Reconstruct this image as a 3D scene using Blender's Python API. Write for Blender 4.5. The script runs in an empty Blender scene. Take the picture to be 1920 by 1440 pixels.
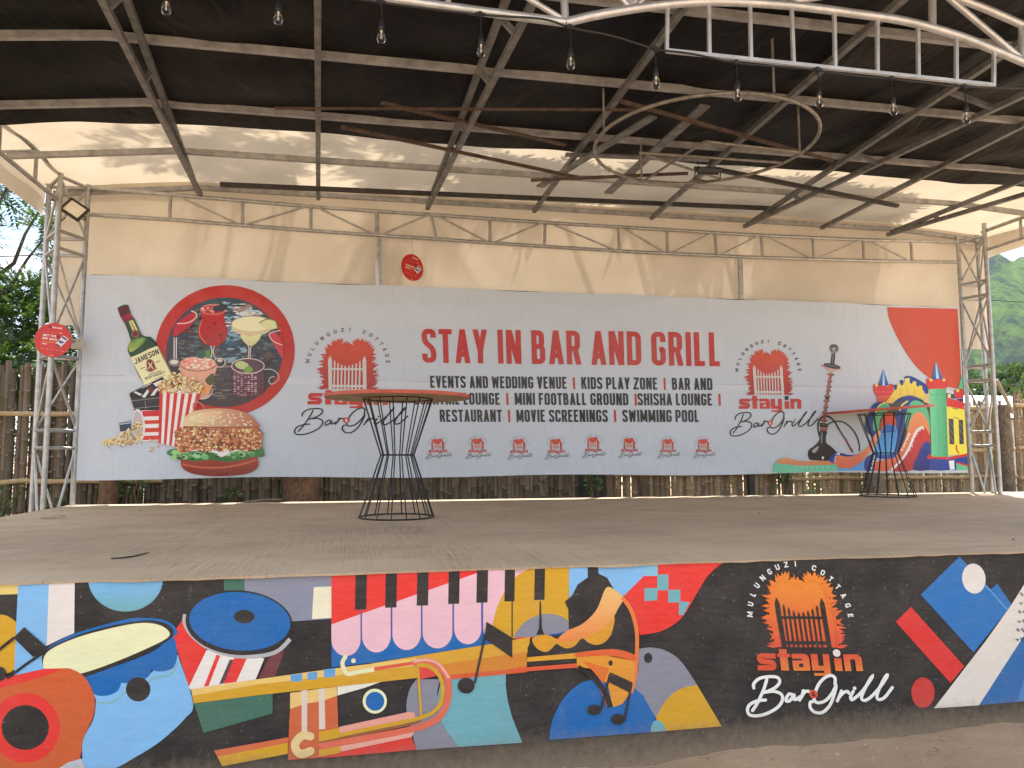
import bpy, math, random
import numpy as np
from mathutils import Vector, Matrix

random.seed(7)
rng = np.random.default_rng(7)
scene = bpy.context.scene
COL = scene.collection

# ------------------------------------------------------------------ camera
F_PX, YAW, PITCH, ROLL, EYE = 1403.7, math.radians(10.754), math.radians(5.212), math.radians(-0.138), np.array([0.0, 0.0, 0.6])
FWD = np.array([math.sin(YAW)*math.cos(PITCH), math.cos(YAW)*math.cos(PITCH), math.sin(PITCH)])
_r0 = np.array([math.cos(YAW), -math.sin(YAW), 0.0]); _u0 = np.cross(_r0, FWD)
RGT = _r0*math.cos(ROLL) + _u0*math.sin(ROLL); UPV = _u0*math.cos(ROLL) - _r0*math.sin(ROLL)
cam_d = bpy.data.cameras.new('camera'); cam = bpy.data.objects.new('camera', cam_d); COL.objects.link(cam)
cam_d.sensor_width = 36.0; cam_d.lens = F_PX/1920*36.0; cam_d.clip_end = 5000; cam_d.clip_start = 0.05
m = Matrix.Identity(4)
for i in range(3):
    m[i][0], m[i][1], m[i][2], m[i][3] = RGT[i], UPV[i], -FWD[i], EYE[i]
cam.matrix_world = m
scene.camera = cam

# ------------------------------------------------------------------ sky, sun, exposure
SUN_AZ, SUN_EL = math.radians(38), math.radians(66)
w = bpy.data.worlds.new('World'); scene.world = w; w.use_nodes = True
nt = w.node_tree; nt.nodes.clear()
out = nt.nodes.new('ShaderNodeOutputWorld'); bg = nt.nodes.new('ShaderNodeBackground')
sky = nt.nodes.new('ShaderNodeTexSky'); sky.sky_type = 'NISHITA'; sky.sun_disc = False
sky.sun_elevation = SUN_EL; sky.sun_rotation = SUN_AZ; sky.dust_density = 1.5
tc = nt.nodes.new('ShaderNodeTexCoord'); mp = nt.nodes.new('ShaderNodeMapping'); mp.inputs['Scale'].default_value = (1, 1, 2.2)
mp.inputs['Location'].default_value = (0.62, 0.1, 0.55)
nz = nt.nodes.new('ShaderNodeTexNoise'); nz.inputs['Scale'].default_value = 3.2; nz.inputs['Detail'].default_value = 9; nz.inputs['Roughness'].default_value = 0.58
cr = nt.nodes.new('ShaderNodeValToRGB'); cr.color_ramp.elements[0].position = 0.45; cr.color_ramp.elements[1].position = 0.57
mix = nt.nodes.new('ShaderNodeMix'); mix.data_type = 'RGBA'
mix.inputs['B'].default_value = (7.9, 7.85, 7.8, 1)
L = nt.links.new
L(tc.outputs['Generated'], mp.inputs['Vector']); L(mp.outputs['Vector'], nz.inputs['Vector']); L(nz.outputs['Fac'], cr.inputs['Fac'])
L(cr.outputs['Color'], mix.inputs['Factor']); L(sky.outputs['Color'], mix.inputs['A']); L(mix.outputs['Result'], bg.inputs['Color'])
bg.inputs['Strength'].default_value = 0.142; L(bg.outputs['Background'], out.inputs['Surface'])

sd = bpy.data.lights.new('sun', 'SUN'); sd.energy = 5.0; sd.angle = math.radians(0.5); sd.color = (1, 0.955, 0.89)
sun = bpy.data.objects.new('sun', sd); COL.objects.link(sun)
SUNV = Vector((math.sin(SUN_AZ)*math.cos(SUN_EL), math.cos(SUN_AZ)*math.cos(SUN_EL), math.sin(SUN_EL)))
sun.rotation_euler = SUNV.to_track_quat('Z', 'Y').to_euler()
vs = scene.view_settings; vs.view_transform = 'Standard'; vs.look = 'None'; vs.exposure = 1.17; vs.gamma = 1.0; vs.use_curve_mapping = False
scene.cycles.max_bounces = 8; scene.cycles.diffuse_bounces = 5; scene.cycles.transparent_max_bounces = 12

# ------------------------------------------------------------------ plane geometry helpers
def ray(x, y):
    return FWD + RGT*(x-960)/F_PX + UPV*(720-y)/F_PX
def on_y(x, y, Y):
    d = ray(x, y); return EYE + d*((Y-EYE[1])/d[1])
def on_z(x, y, Z):
    d = ray(x, y); return EYE + d*((Z-EYE[2])/d[2])
def V(*a): return np.array(a, float)

def lin(c):
    c = np.asarray(c, float)/255.0
    return np.where(c <= 0.04045, c/12.92, ((c+0.055)/1.055)**2.4)

# ------------------------------------------------------------------ object helpers
def tag(o, label, cat, group=None, kind=None):
    if label: o['label'] = label
    if cat: o['category'] = cat
    if group: o['group'] = group
    if kind: o['kind'] = kind
    return o
def adopt(o, parent):
    o.parent = parent
    if parent.parent is None:
        o.matrix_parent_inverse = parent.matrix_basis.inverted()
def empty(name, loc, label, cat, group=None):
    o = bpy.data.objects.new(name, None); COL.objects.link(o); o.location = loc; o.empty_display_size = 0.2
    return tag(o, label, cat, group)
def mesh(name, verts, faces, mat, parent=None, smooth=False, cols=None):
    me = bpy.data.meshes.new(name)
    me.from_pydata([tuple(map(float, v)) for v in verts], [], [tuple(f) for f in faces])
    if smooth: me.polygons.foreach_set('use_smooth', [True]*len(me.polygons))
    if cols is not None:
        at = me.color_attributes.new('Col', 'FLOAT_COLOR', 'POINT')
        a = np.ones((len(verts), 4), np.float32); a[:, :3] = cols; at.data.foreach_set('color', a.ravel())
    me.update()
    o = bpy.data.objects.new(name, me); COL.objects.link(o)
    if mat: me.materials.append(mat)
    if parent: adopt(o, parent)
    return o
def big_mesh(name, verts, quads, mat, parent=None):
    """numpy quads -> mesh"""
    me = bpy.data.meshes.new(name); nv, nf = len(verts), len(quads)
    me.vertices.add(nv); me.vertices.foreach_set('co', np.asarray(verts, np.float32).ravel())
    me.loops.add(nf*4); me.loops.foreach_set('vertex_index', np.asarray(quads, np.int32).ravel())
    me.polygons.add(nf); me.polygons.foreach_set('loop_start', np.arange(nf, dtype=np.int32)*4)
    me.update(calc_edges=True); me.validate()
    o = bpy.data.objects.new(name, me); COL.objects.link(o); me.materials.append(mat)
    if parent: adopt(o, parent)
    return o

class MB:
    def __init__(s): s.v, s.f = [], []
    def add(s, v, f):
        k = len(s.v); s.v += [tuple(map(float, p)) for p in v]; s.f += [tuple(i+k for i in q) for q in f]; return s
    def box(s, c, size, rot=None):
        c = V(*c); h = V(*size)/2
        P = [V(x, y, z)*h for x in (-1, 1) for y in (-1, 1) for z in (-1, 1)]
        if rot is not None: P = [rot @ p for p in P]
        return s.add([c+p for p in P], [(0, 1, 3, 2), (4, 6, 7, 5), (0, 4, 5, 1), (2, 3, 7, 6), (0, 2, 6, 4), (1, 5, 7, 3)])
    def frame(s, d, up=(0, 0, 1)):
        d = d/np.linalg.norm(d); u = V(*up)
        if abs(d@u) > 0.97: u = V(0, 1, 0)
        a = np.cross(d, u); a /= np.linalg.norm(a); return a, np.cross(a, d)
    def beam(s, p, q, w_, h_, up=(0, 0, 1)):
        p, q = V(*p), V(*q); a, b = s.frame(q-p, up)
        P = [e + a*w_/2*sx + b*h_/2*sy for e in (p, q) for sx, sy in ((-1, -1), (1, -1), (1, 1), (-1, 1))]
        return s.add(P, [(3, 2, 1, 0), (4, 5, 6, 7), (0, 1, 5, 4), (1, 2, 6, 5), (2, 3, 7, 6), (3, 0, 4, 7)])
    def tube(s, pts, r, n=10, closed=False):
        pts = [V(*p) for p in pts]; N = len(pts); rr = r if hasattr(r, '__len__') else [r]*N
        rings = []
        a = None
        for i, p in enumerate(pts):
            if closed: d = pts[(i+1) % N]-pts[i-1]
            else: d = pts[min(i+1, N-1)]-pts[max(i-1, 0)]
            d = d/np.linalg.norm(d)
            if a is None: a, b = s.frame(d)
            else:
                a = a-d*(a@d); a /= np.linalg.norm(a); b = np.cross(a, d)
            rings.append([p+(a*math.cos(t)+b*math.sin(t))*rr[i] for t in np.arange(n)*2*math.pi/n])
        v = [p for g in rings for p in g]; f = []
        M = N if closed else N-1
        for i in range(M):
            j = (i+1) % N
            for k in range(n): f.append((i*n+k, i*n+(k+1) % n, j*n+(k+1) % n, j*n+k))
        if not closed: f += [tuple(range(n))[::-1], tuple((N-1)*n+k for k in range(n))]
        return s.add(v, f)
    def lathe(s, c, prof, n=20, axis=None):
        """prof: (r, h) list along z (or the given axis)"""
        c = V(*c); ax = V(0, 0, 1) if axis is None else V(*axis)/np.linalg.norm(axis)
        a, b = s.frame(ax)
        v = [c+ax*h+(a*math.cos(t)+b*math.sin(t))*max(r, 1e-4) for r, h in prof for t in np.arange(n)*2*math.pi/n]
        f = []
        for i in range(len(prof)-1):
            for k in range(n): f.append((i*n+k, i*n+(k+1) % n, (i+1)*n+(k+1) % n, (i+1)*n+k))
        return s.add(v, f)
    def build(s, name, mat, parent=None, smooth=False): 
        o = mesh(name, s.v, s.f, mat, parent, smooth)
        if smooth:
            try:
                o.data.set_sharp_from_angle(angle=math.radians(40))
            except Exception: pass
        return o
def bar(name, p, q, r, mat, parent):
    return MB().tube([p, q], r, 10).build(name, mat, parent, True)
def beam(name, p, q, w_, h_, mat, parent):
    return MB().beam(p, q, w_, h_).build(name, mat, parent)

# ------------------------------------------------------------------ materials
def new_mat(name):
    mt = bpy.data.materials.new(name); mt.use_nodes = True
    return mt, mt.node_tree, mt.node_tree.nodes['Principled BSDF']
def N(nt, t, **k):
    n = nt.nodes.new(t)
    for a, b in k.items():
        if hasattr(n, a): setattr(n, a, b)
        else: n.inputs[a].default_value = b
    return n
def mixc(nt, fac, a, b, mode='MIX'):
    n = nt.nodes.new('ShaderNodeMix'); n.data_type = 'RGBA'; n.blend_type = mode
    for sock, val in (('Factor', fac), ('A', a), ('B', b)):
        if isinstance(val, (int, float)): n.inputs[sock].default_value = val
        elif isinstance(val, (tuple, list)): n.inputs[sock].default_value = tuple(val)+(1,) if len(val) == 3 else val
        else: nt.links.new(val, n.inputs[sock])
    return n.outputs['Result']
def coords(nt, scale=(1, 1, 1), rot=(0, 0, 0)):
    t = nt.nodes.new('ShaderNodeTexCoord'); mpg = nt.nodes.new('ShaderNodeMapping')
    mpg.inputs['Scale'].default_value = scale; mpg.inputs['Rotation'].default_value = rot
    nt.links.new(t.outputs['Object'], mpg.inputs['Vector']); return mpg.outputs['Vector']
def noise(nt, vec, scale, detail=5, rough=0.55, dist=0.0):
    n = nt.nodes.new('ShaderNodeTexNoise'); n.inputs['Scale'].default_value = scale; n.inputs['Detail'].default_value = detail
    n.inputs['Roughness'].default_value = rough; n.inputs['Distortion'].default_value = dist
    nt.links.new(vec, n.inputs['Vector']); return n.outputs['Fac']
def ramp(nt, fac, p0, p1, c0=(0, 0, 0), c1=(1, 1, 1)):
    n = nt.nodes.new('ShaderNodeValToRGB'); e = n.color_ramp.elements
    e[0].position, e[1].position = p0, p1; e[0].color = tuple(c0)+(1,); e[1].color = tuple(c1)+(1,)
    nt.links.new(fac, n.inputs['Fac']); return n.outputs['Color']
def bump(nt, pb, h, strength=0.3, dist=0.01):
    b = nt.nodes.new('ShaderNodeBump'); b.inputs['Strength'].default_value = strength; b.inputs['Distance'].default_value = dist
    nt.links.new(h, b.inputs['Height']); nt.links.new(b.outputs['Normal'], pb.inputs['Normal']); return b
def simple(name, col, rough=0.6, metal=0.0, var=0.25, scale=8.0, bmp=0.0, bscale=None):
    mt, nt, pb = new_mat(name); c = np.array(col, float)
    v = coords(nt); f = noise(nt, v, scale)
    nt.links.new(mixc(nt, ramp(nt, f, 0.3, 0.7), tuple(c*(1-var)), tuple(np.minimum(c*(1+var), 1))), pb.inputs['Base Color'])
    pb.inputs['Roughness'].default_value = rough; pb.inputs['Metallic'].default_value = metal
    if bmp: bump(nt, pb, noise(nt, v, bscale or scale*4), bmp)
    return mt
def print_mat(name, rough, vinyl=False):
    mt, nt, pb = new_mat(name)
    a = nt.nodes.new('ShaderNodeVertexColor'); a.layer_name = 'Col'
    v = coords(nt)
    pb.inputs['Roughness'].default_value = rough
    if vinyl:
        pb.inputs['Specular IOR Level'].default_value = 0.3
        c = mixc(nt, ramp(nt, noise(nt, v, 1.1, 4), 0.35, 0.65), a.outputs['Color'], mixc(nt, 0.06, a.outputs['Color'], (0.55, 0.5, 0.45)))
        nt.links.new(c, pb.inputs['Base Color'])
        h = noise(nt, coords(nt, (0.55, 1, 0.9), (0, 0.5, 0)), 1.3, 2, 0.45, 0.5)
        h2 = noise(nt, coords(nt, (1.6, 1, 0.7), (0, -0.35, 0)), 3.5, 2, 0.5, 1.2); ad = nt.nodes.new('ShaderNodeMath'); ad.operation = 'MULTIPLY_ADD'; nt.links.new(h2, ad.inputs[0]); ad.inputs[1].default_value = 0.22; nt.links.new(h, ad.inputs[2])
        bump(nt, pb, ad.outputs[0], 0.6, 0.08)
    else:
        # painted plaster: brushy tone, specks and dust worn into the foot of the wall
        f1 = noise(nt, v, 5, 6); f2 = noise(nt, v, 60, 3)
        c = mixc(nt, ramp(nt, f1, 0.35, 0.7), mixc(nt, 0.09, a.outputs['Color'], (0.30, 0.25, 0.2)), a.outputs['Color'])
        fb = noise(nt, coords(nt, (1, 1, 5), (0, 0.25, 0)), 14, 6, 0.65)
        c = mixc(nt, ramp(nt, fb, 0.3, 0.7), mixc(nt, 0.11, c, (0.05, 0.045, 0.045)), mixc(nt, 0.03, c, (0.8, 0.78, 0.75)))
        c = mixc(nt, ramp(nt, f2, 0.68, 0.72), c, mixc(nt, 0.4, c, (0.42, 0.38, 0.33)))
        fs = noise(nt, coords(nt, (1.0, 1, 2.6), (0, 0.5, 0)), 26, 4, 0.7); fm = noise(nt, v, 2.2, 3)
        sm = nt.nodes.new('ShaderNodeMath'); sm.operation = 'MULTIPLY'; nt.links.new(ramp(nt, fs, 0.66, 0.71), sm.inputs[0]); nt.links.new(ramp(nt, fm, 0.48, 0.66), sm.inputs[1])
        c = mixc(nt, sm.outputs[0], c, mixc(nt, 0.45, c, (0.5, 0.46, 0.42)))
        f5 = noise(nt, coords(nt, (1, 1, 0.35)), 9, 8, 0.7)
        c = mixc(nt, ramp(nt, f5, 0.62, 0.74), c, mixc(nt, 0.13, c, (0.45, 0.4, 0.33)))
        sx = nt.nodes.new('ShaderNodeSeparateXYZ'); nt.links.new(v, sx.inputs[0])
        mr = nt.nodes.new('ShaderNodeMapRange'); mr.inputs['From Min'].default_value = -0.80; mr.inputs['From Max'].default_value = -1.10
        nt.links.new(sx.outputs['Z'], mr.inputs['Value'])
        f3 = noise(nt, coords(nt, (1, 1, 0.8)), 26, 10, 0.72)
        mm = nt.nodes.new('ShaderNodeMath'); mm.operation = 'MULTIPLY_ADD'
        nt.links.new(mr.outputs[0], mm.inputs[0]); mm.inputs[1].default_value = 0.78; f3b = nt.nodes.new('ShaderNodeMath'); f3b.operation = 'MULTIPLY'; f3b.inputs[1].default_value = 0.6; nt.links.new(f3, f3b.inputs[0]); nt.links.new(f3b.outputs[0], mm.inputs[2])
        c = mixc(nt, ramp(nt, mm.outputs[0], 0.42, 1.22), c, (0.25, 0.19, 0.13))
        nt.links.new(c, pb.inputs['Base Color'])
        bump(nt, pb, noise(nt, v, 38, 5, 0.6), 0.25, 0.004); pb.inputs['Specular IOR Level'].default_value = 0.16
    return mt
# ------------------------------------------------------------------ flat printed / painted artwork on real planes
def smooth_pts(pts, closed=True, n=6):
    P = [V(*p) for p in pts]; k = len(P); o = []
    for i in range(k if closed else k-1):
        if closed: p0, p1, p2, p3 = P[i-1], P[i], P[(i+1) % k], P[(i+2) % k]
        else: p0, p1, p2, p3 = P[max(i-1, 0)], P[i], P[i+1], P[min(i+2, k-1)]
        for t in np.arange(n)/n:
            o.append(0.5*((2*p1)+(p2-p0)*t+(2*p0-5*p1+4*p2-p3)*t*t+(3*p1-p0-3*p2+p3)*t**3))
    if not closed: o.append(P[-1])
    return o
def ell(cx, cy, rx, ry, rot=0, n=28, a0=0, a1=360):
    r = math.radians(rot); o = []
    full = abs(a1-a0) >= 360
    for i in range(n if full else n+1):
        t = math.radians(a0+(a1-a0)*i/n); x, y = rx*math.cos(t), ry*math.sin(t)
        o.append((cx+x*math.cos(r)-y*math.sin(r), cy+x*math.sin(r)+y*math.cos(r)))
    return o

class Art:
    """Collects coloured shapes on the wall y = Y; each shape lies a hair in front of the one before."""
    def __init__(s, Y, gain, dz=1.2e-5, base=0.0015, zmax=None):
        s.Y, s.gain, s.dz, s.base = Y, gain, dz, base; s.v, s.f, s.c = [], [], []; s.k = 0; s.tf = (0, 0, 1)
        s.map = None; s.zmax = zmax
    def crop(s, x0, y0, sc): s.tf = (x0, y0, sc); s.map = None; return s
    def uvmap(s, fn): s.map = fn; return s
    def pt(s, p):
        if s.map: q = s.map(p[0], p[1]); return V(q[0], s.Y, q[1])
        x0, y0, sc = s.tf; return on_y(x0+p[0]/sc, y0+p[1]/sc, s.Y)
    def colour(s, c): return np.clip(lin(c)*s.gain, 0, 0.86)
    def poly(s, pts, col, col2=None, axis='y', same=False):
        pts = [V(*p) for p in pts]
        if not same: s.k += 1
        off = V(0, -(s.base+s.k*s.dz), 0); k0 = len(s.v)
        A = np.array(pts); i = {'x': 0, 'y': 1}[axis]; lo, hi = A[:, i].min(), A[:, i].max()
        P = [s.pt(p)+off for p in pts]
        # turn the face toward the viewer (-Y)
        area = sum(P[j][0]*P[(j+1) % len(P)][2]-P[(j+1) % len(P)][0]*P[j][2] for j in range(len(P)))
        idx = range(len(P)) if area > 0 else range(len(P)-1, -1, -1)
        for j in range(len(P)):
            if s.zmax is not None: P[j][2] = min(P[j][2], s.zmax)
            s.v.append(P[j])
            if col2 is None: s.c.append(s.colour(col))
            else:
                t = (A[j, i]-lo)/max(hi-lo, 1e-6); s.c.append(s.colour(col)*(1-t)+s.colour(col2)*t)
        s.f.append([k0+j for j in idx]); return s
    def blob(s, pts, col, col2=None, axis='y', n=6): return s.poly(smooth_pts(pts, True, n), col, col2, axis)
    def ellipse(s, cx, cy, rx, ry, col, rot=0, col2=None, axis='y', n=28): return s.poly(ell(cx, cy, rx, ry, rot, n), col, col2, axis)
    def stroke(s, pts, w_, col, smooth=False, caps=False, n=6, closed=False, w2=None, col2=None):
        if smooth: pts = smooth_pts(pts, closed, n)
        P = [V(*p) for p in pts]; k = len(P); left, right = [], []
        s.k += 1
        for i in range(k):
            hw = (w_ if w2 is None else w_+(w2-w_)*i/(k-1))/2
            if closed: d0, d1 = P[i]-P[i-1], P[(i+1) % k]-P[i]
            else: d0 = P[i]-P[i-1] if i else P[1]-P[0]; d1 = P[i+1]-P[i] if i < k-1 else P[-1]-P[-2]
            d0 = d0/(np.linalg.norm(d0)+1e-9); d1 = d1/(np.linalg.norm(d1)+1e-9)
            t = d0+d1; nt_ = np.linalg.norm(t)
            t = d1 if nt_ < 1e-6 else t/nt_
            nn = V(-t[1], t[0]); c = max(abs(nn @ V(-d1[1], d1[0])), 0.45)
            left.append(P[i]+nn*hw/c); right.append(P[i]-nn*hw/c)
        M = k if closed else k-1
        for i in range(M):
            j = (i+1) % k
            c1 = col if col2 is None else tuple(np.array(col)*(1-i/k)+np.array(col2)*i/k)
            s.k += .25 if smooth else 0
            s.poly([left[i], left[j], right[j], right[i]], c1, same=True)
        if caps and not closed:
            for e, hw in ((P[0], w_/2), (P[-1], (w2 or w_)/2)):
                s.k += 1; s.poly(ell(e[0], e[1], hw, hw, n=10), col, same=True)
        return s
    def build(s, name, mat, parent=None):
        return mesh(name, s.v, s.f, mat, parent, False, np.array(s.c))

# ---- skeleton capitals: strokes of even weight, drawn condensed or wide
def rnd(pts, r, closed=False):
    P = [V(*p) for p in pts]; o = []; k = len(P)
    for i in range(k):
        if not closed and i in (0, k-1): o.append(P[i]); continue
        a, b, c = P[i-1], P[i], P[(i+1) % k]
        rr = min(r, np.linalg.norm(a-b)/2, np.linalg.norm(c-b)/2)
        p, q = b+(a-b)/np.linalg.norm(a-b)*rr, b+(c-b)/np.linalg.norm(c-b)*rr
        for t in np.linspace(0, 1, 6): o.append((1-t)**2*p+2*t*(1-t)*b+t*t*q)
    z = [o[0]]
    for p in o[1:]:
        if np.linalg.norm(p-z[-1]) > 1e-4*max(np.abs(P).max(), 1e-3): z.append(p)
    if closed and np.linalg.norm(z[0]-z[-1]) < 1e-4*max(np.abs(P).max(), 1e-3): z.pop()
    return z
def glyph(ch, W, H, S):
    """list of ('S', pts, closed) strokes and ('P', polygon); origin bottom left; returns shapes, advance width"""
    h = S/2; l, r, b, t, m_ = h, W-h, h, H-h, H*0.52; R = (r-l)*0.55; o = []
    st = lambda pts, rr=0, cl=False: o.append(('S', rnd(pts, rr, cl) if rr else [V(*p) for p in pts], cl))
    def slant(x0, y0, x1, y1, sw=None):
        d = abs(x1-x0); hw = (sw or S)*math.hypot(d, y1-y0)/abs(y1-y0)/2
        o.append(('P', [(x0-hw, y0), (x0+hw, y0), (x1+hw, y1), (x1-hw, y1)]))
    if ch == 'A': slant(h, 0, W/2, H); slant(W-h, 0, W/2, H); st([(W*.27, H*.26), (W*.73, H*.26)])
    elif ch == 'B': st([(l, b), (r-S*.1, b), (r-S*.1, m_), (l, m_)], R); st([(l, m_), (r-S*.25, m_), (r-S*.25, t), (l, t)], R); st([(l, 0), (l, H)])
    elif ch == 'C': st([(r, H*.34), (r, b), (l, b), (l, t), (r, t), (r, H*.66)], R)
    elif ch == 'D': st([(l, b), (r, b), (r, t), (l, t)], R); st([(l, 0), (l, H)])
    elif ch == 'E': st([(W*.92, b), (l, b), (l, t), (W*.92, t)]); st([(l, m_), (W*.82, m_)])
    elif ch == 'F': st([(l, 0), (l, t), (W*.92, t)]); st([(l, m_), (W*.82, m_)])
    elif ch == 'G': st([(W*.55, m_-h*.5), (r, m_-h*.5), (r, b), (l, b), (l, t), (r, t), (r, H*.70)], R)
    elif ch == 'H': st([(l, 0), (l, H)]); st([(r, 0), (r, H)]); st([(l, m_), (r, m_)])
    elif ch == 'I': st([(h, 0), (h, H)]); return o, S
    elif ch == '|': st([(h*.7, -H*.02), (h*.7, H*.98)]); return o, S*.7
    elif ch == 'J': st([(r, H), (r, b), (l, b), (l, H*.3)], R)
    elif ch == 'K': st([(l, 0), (l, H)]); slant(l+S*.4, H*.40, r, H); slant(r+S*.05, 0, W*.52, H*.55)
    elif ch == 'L': st([(l, H), (l, b), (W*.88, b)])
    elif ch == 'M': st([(l, 0), (l, H)]); st([(r, 0), (r, H)]); slant(W/2, H*.12, l+S*.15, H, S*.85); slant(W/2, H*.12, r-S*.15, H, S*.85)
    elif ch == 'N': st([(l, 0), (l, H)]); st([(r, 0), (r, H)]); slant(r-S*.15, 0, l+S*.15, H, S*.95)
    elif ch == 'O': st([(l, b), (r, b), (r, t), (l, t)], R, True)
    elif ch == 'P': st([(l, H*.42), (r, H*.42), (r, t), (l, t)], R); st([(l, 0), (l, H)])
    elif ch == 'R': st([(l, H*.47), (r-S*.1, H*.47), (r-S*.1, t), (l, t)], R); st([(l, 0), (l, H)]); slant(r+S*.05, 0, W*.6, H*.47)
    elif ch == 'S': st([(l, H*.27), (l, b), (r, b), (r, H*.40), (l, H*.62), (l, t), (r, t), (r, H*.74)], R)
    elif ch == 'T': st([(0, t), (W, t)]); st([(W/2, 0), (W/2, H)])
    elif ch == 'U': st([(l, H), (l, b), (r, b), (r, H)], R)
    elif ch == 'V': slant(W/2, 0, h, H); slant(W/2, 0, W-h, H)
    elif ch == 'W': slant(W*.28, 0, h, H, S*.9); slant(W*.28, 0, W/2, H*.9, S*.8); slant(W*.72, 0, W/2, H*.9, S*.8); slant(W*.72, 0, W-h, H, S*.9)
    elif ch == 'Y': slant(W/2, H*.36, h, H); slant(W/2, H*.36, W-h, H); st([(W/2, 0), (W/2, H*.46)])
    elif ch == 'Z': st([(W*.95, b), (l*.7, b), (r*1.02, t), (W*.05, t)])
    elif ch == '1': st([(W*.55, 0), (W*.55, H)]); slant(W*.2, H*.72, W*.55, H*.96)
    elif ch == '0': st([(l, b), (r, b), (r, t), (l, t)], R, True)
    elif ch == '%': st([(l, H*.6), (W*.42, H*.6), (W*.42, t), (l, t)], R*.5, True); st([(W*.58, b), (r, b), (r, H*.4), (W*.58, H*.4)], R*.5, True); slant(W*.2, 0, W*.8, H, S*.7)
    elif ch == '!': st([(W/2, H*.3), (W/2, H)]); st([(W/2, 0), (W/2, H*.16)])
    elif ch == '&': st([(W, 0), (W*.2, H*.72), (W*.35, H*.95), (W*.6, H*.85), (W*.55, H*.62), (W*.1, H*.32), (W*.15, H*.06), (W*.6, H*.04), (W*.95, H*.45)], W*.15)
    return o, W
WIDE = {'M': 1.32, 'W': 1.38, 'N': 1.06, 'E': .88, 'F': .86, 'L': .84, 'T': .92, 'A': 1.05, 'V': 1.02, 'Y': 1.02}
def layout(txt, W, H, S, gap):
    x = 0; o = []
    for ch in txt:
        if ch == ' ': x += W*.52; continue
        sh, adv = glyph(ch, W*WIDE.get(ch, 1), H, S); o.append((ch, x, sh, adv)); x += adv+gap
    return o, x-gap
def word_boxes(txt, BL, TL, BR, wr, sr, gr):
    """each word of a fitted line with its own box, so that words can be parts"""
    BL, TL, BR = V(*BL), V(*TL), V(*BR); o, tot = layout(txt, wr, 1.0, sr, gr); res = []; k = 0
    for word in txt.split():
        g = o[k:k+len(word)]; k += len(word); a0, a1 = g[0][1]/tot, (g[-1][1]+g[-1][3])/tot
        res.append((word, BL+(BR-BL)*a0, TL+(BR-BL)*a0, BL+(BR-BL)*a1))
    return res
def draw_text(art, txt, BL, TL, BR, col, wr=.40, sr=.15, gr=.075, colfn=None):
    """capitals fitted to the slanted box BL-TL-BR given in the art's current coordinates"""
    BL, TL, BR = V(*BL), V(*TL), V(*BR)
    o, tot = layout(txt, wr, 1.0, sr, gr)
    M = lambda p, x: BL+(BR-BL)*((p[0]+x)/tot)+(TL-BL)*p[1]
    sh0 = np.linalg.norm(TL-BL); sw0 = np.linalg.norm(BR-BL)/tot
    for ch, x, shapes, adv in o:
        c = colfn(ch) if colfn else col
        for kind, *rest in shapes:
            if kind == 'P': art.poly([M(p, x) for p in rest[0]], c)
            else:
                pts, cl = rest
                # outline in unit space, then mapped, so that weight follows the fit
                st_map(art, pts, sr, c, cl, lambda p: M(p, x))
def st_map(art, pts, w_, col, closed, M):
    P = [V(*p) for p in pts]; k = len(P); lf, rt = [], []
    art.k += 1
    for i in range(k):
        if closed: d0, d1 = P[i]-P[i-1], P[(i+1) % k]-P[i]
        else: d0 = P[i]-P[i-1] if i else P[1]-P[0]; d1 = P[i+1]-P[i] if i < k-1 else P[-1]-P[-2]
        d0 = d0/(np.linalg.norm(d0)+1e-9); d1 = d1/(np.linalg.norm(d1)+1e-9); t = d0+d1; q = np.linalg.norm(t); t = d1 if q < 1e-6 else t/q
        nn = V(-t[1], t[0]); c = max(abs(nn @ V(-d1[1], d1[0])), 0.5)
        lf.append(P[i]+nn*w_/2/c); rt.append(P[i]-nn*w_/2/c)
    for i in range(k if closed else k-1):
        j = (i+1) % k; art.poly([M(lf[i]), M(lf[j]), M(rt[j]), M(rt[i])], col, same=True)
def arc_text(art, txt, centre, r, a0, a1, H, col, wr=.75, sr=.19, squash=1.0):
    """capitals set round a circle, clockwise from angle a0 to a1 (degrees, y down)"""
    n = len(txt)
    for i, ch in enumerate(txt):
        if ch == ' ': continue
        a = math.radians(a0+(a1-a0)*i/(n-1)); cx, cy = centre[0]+r*math.cos(a), centre[1]+r*squash*math.sin(a)
        up = V(math.cos(a), math.sin(a)*squash); up /= np.linalg.norm(up); rt = V(-up[1], up[0])
        sh, adv = glyph(ch, wr*WIDE.get(ch, 1), 1.0, sr)
        M = lambda p: V(cx, cy)+rt*(p[0]-adv/2)*H+up*(p[1]-.5)*H
        for kind, *rest in sh:
            if kind == 'P': art.poly([M(p) for p in rest[0]], col)
            else: st_map(art, rest[0], sr, col, rest[1], M)

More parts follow.
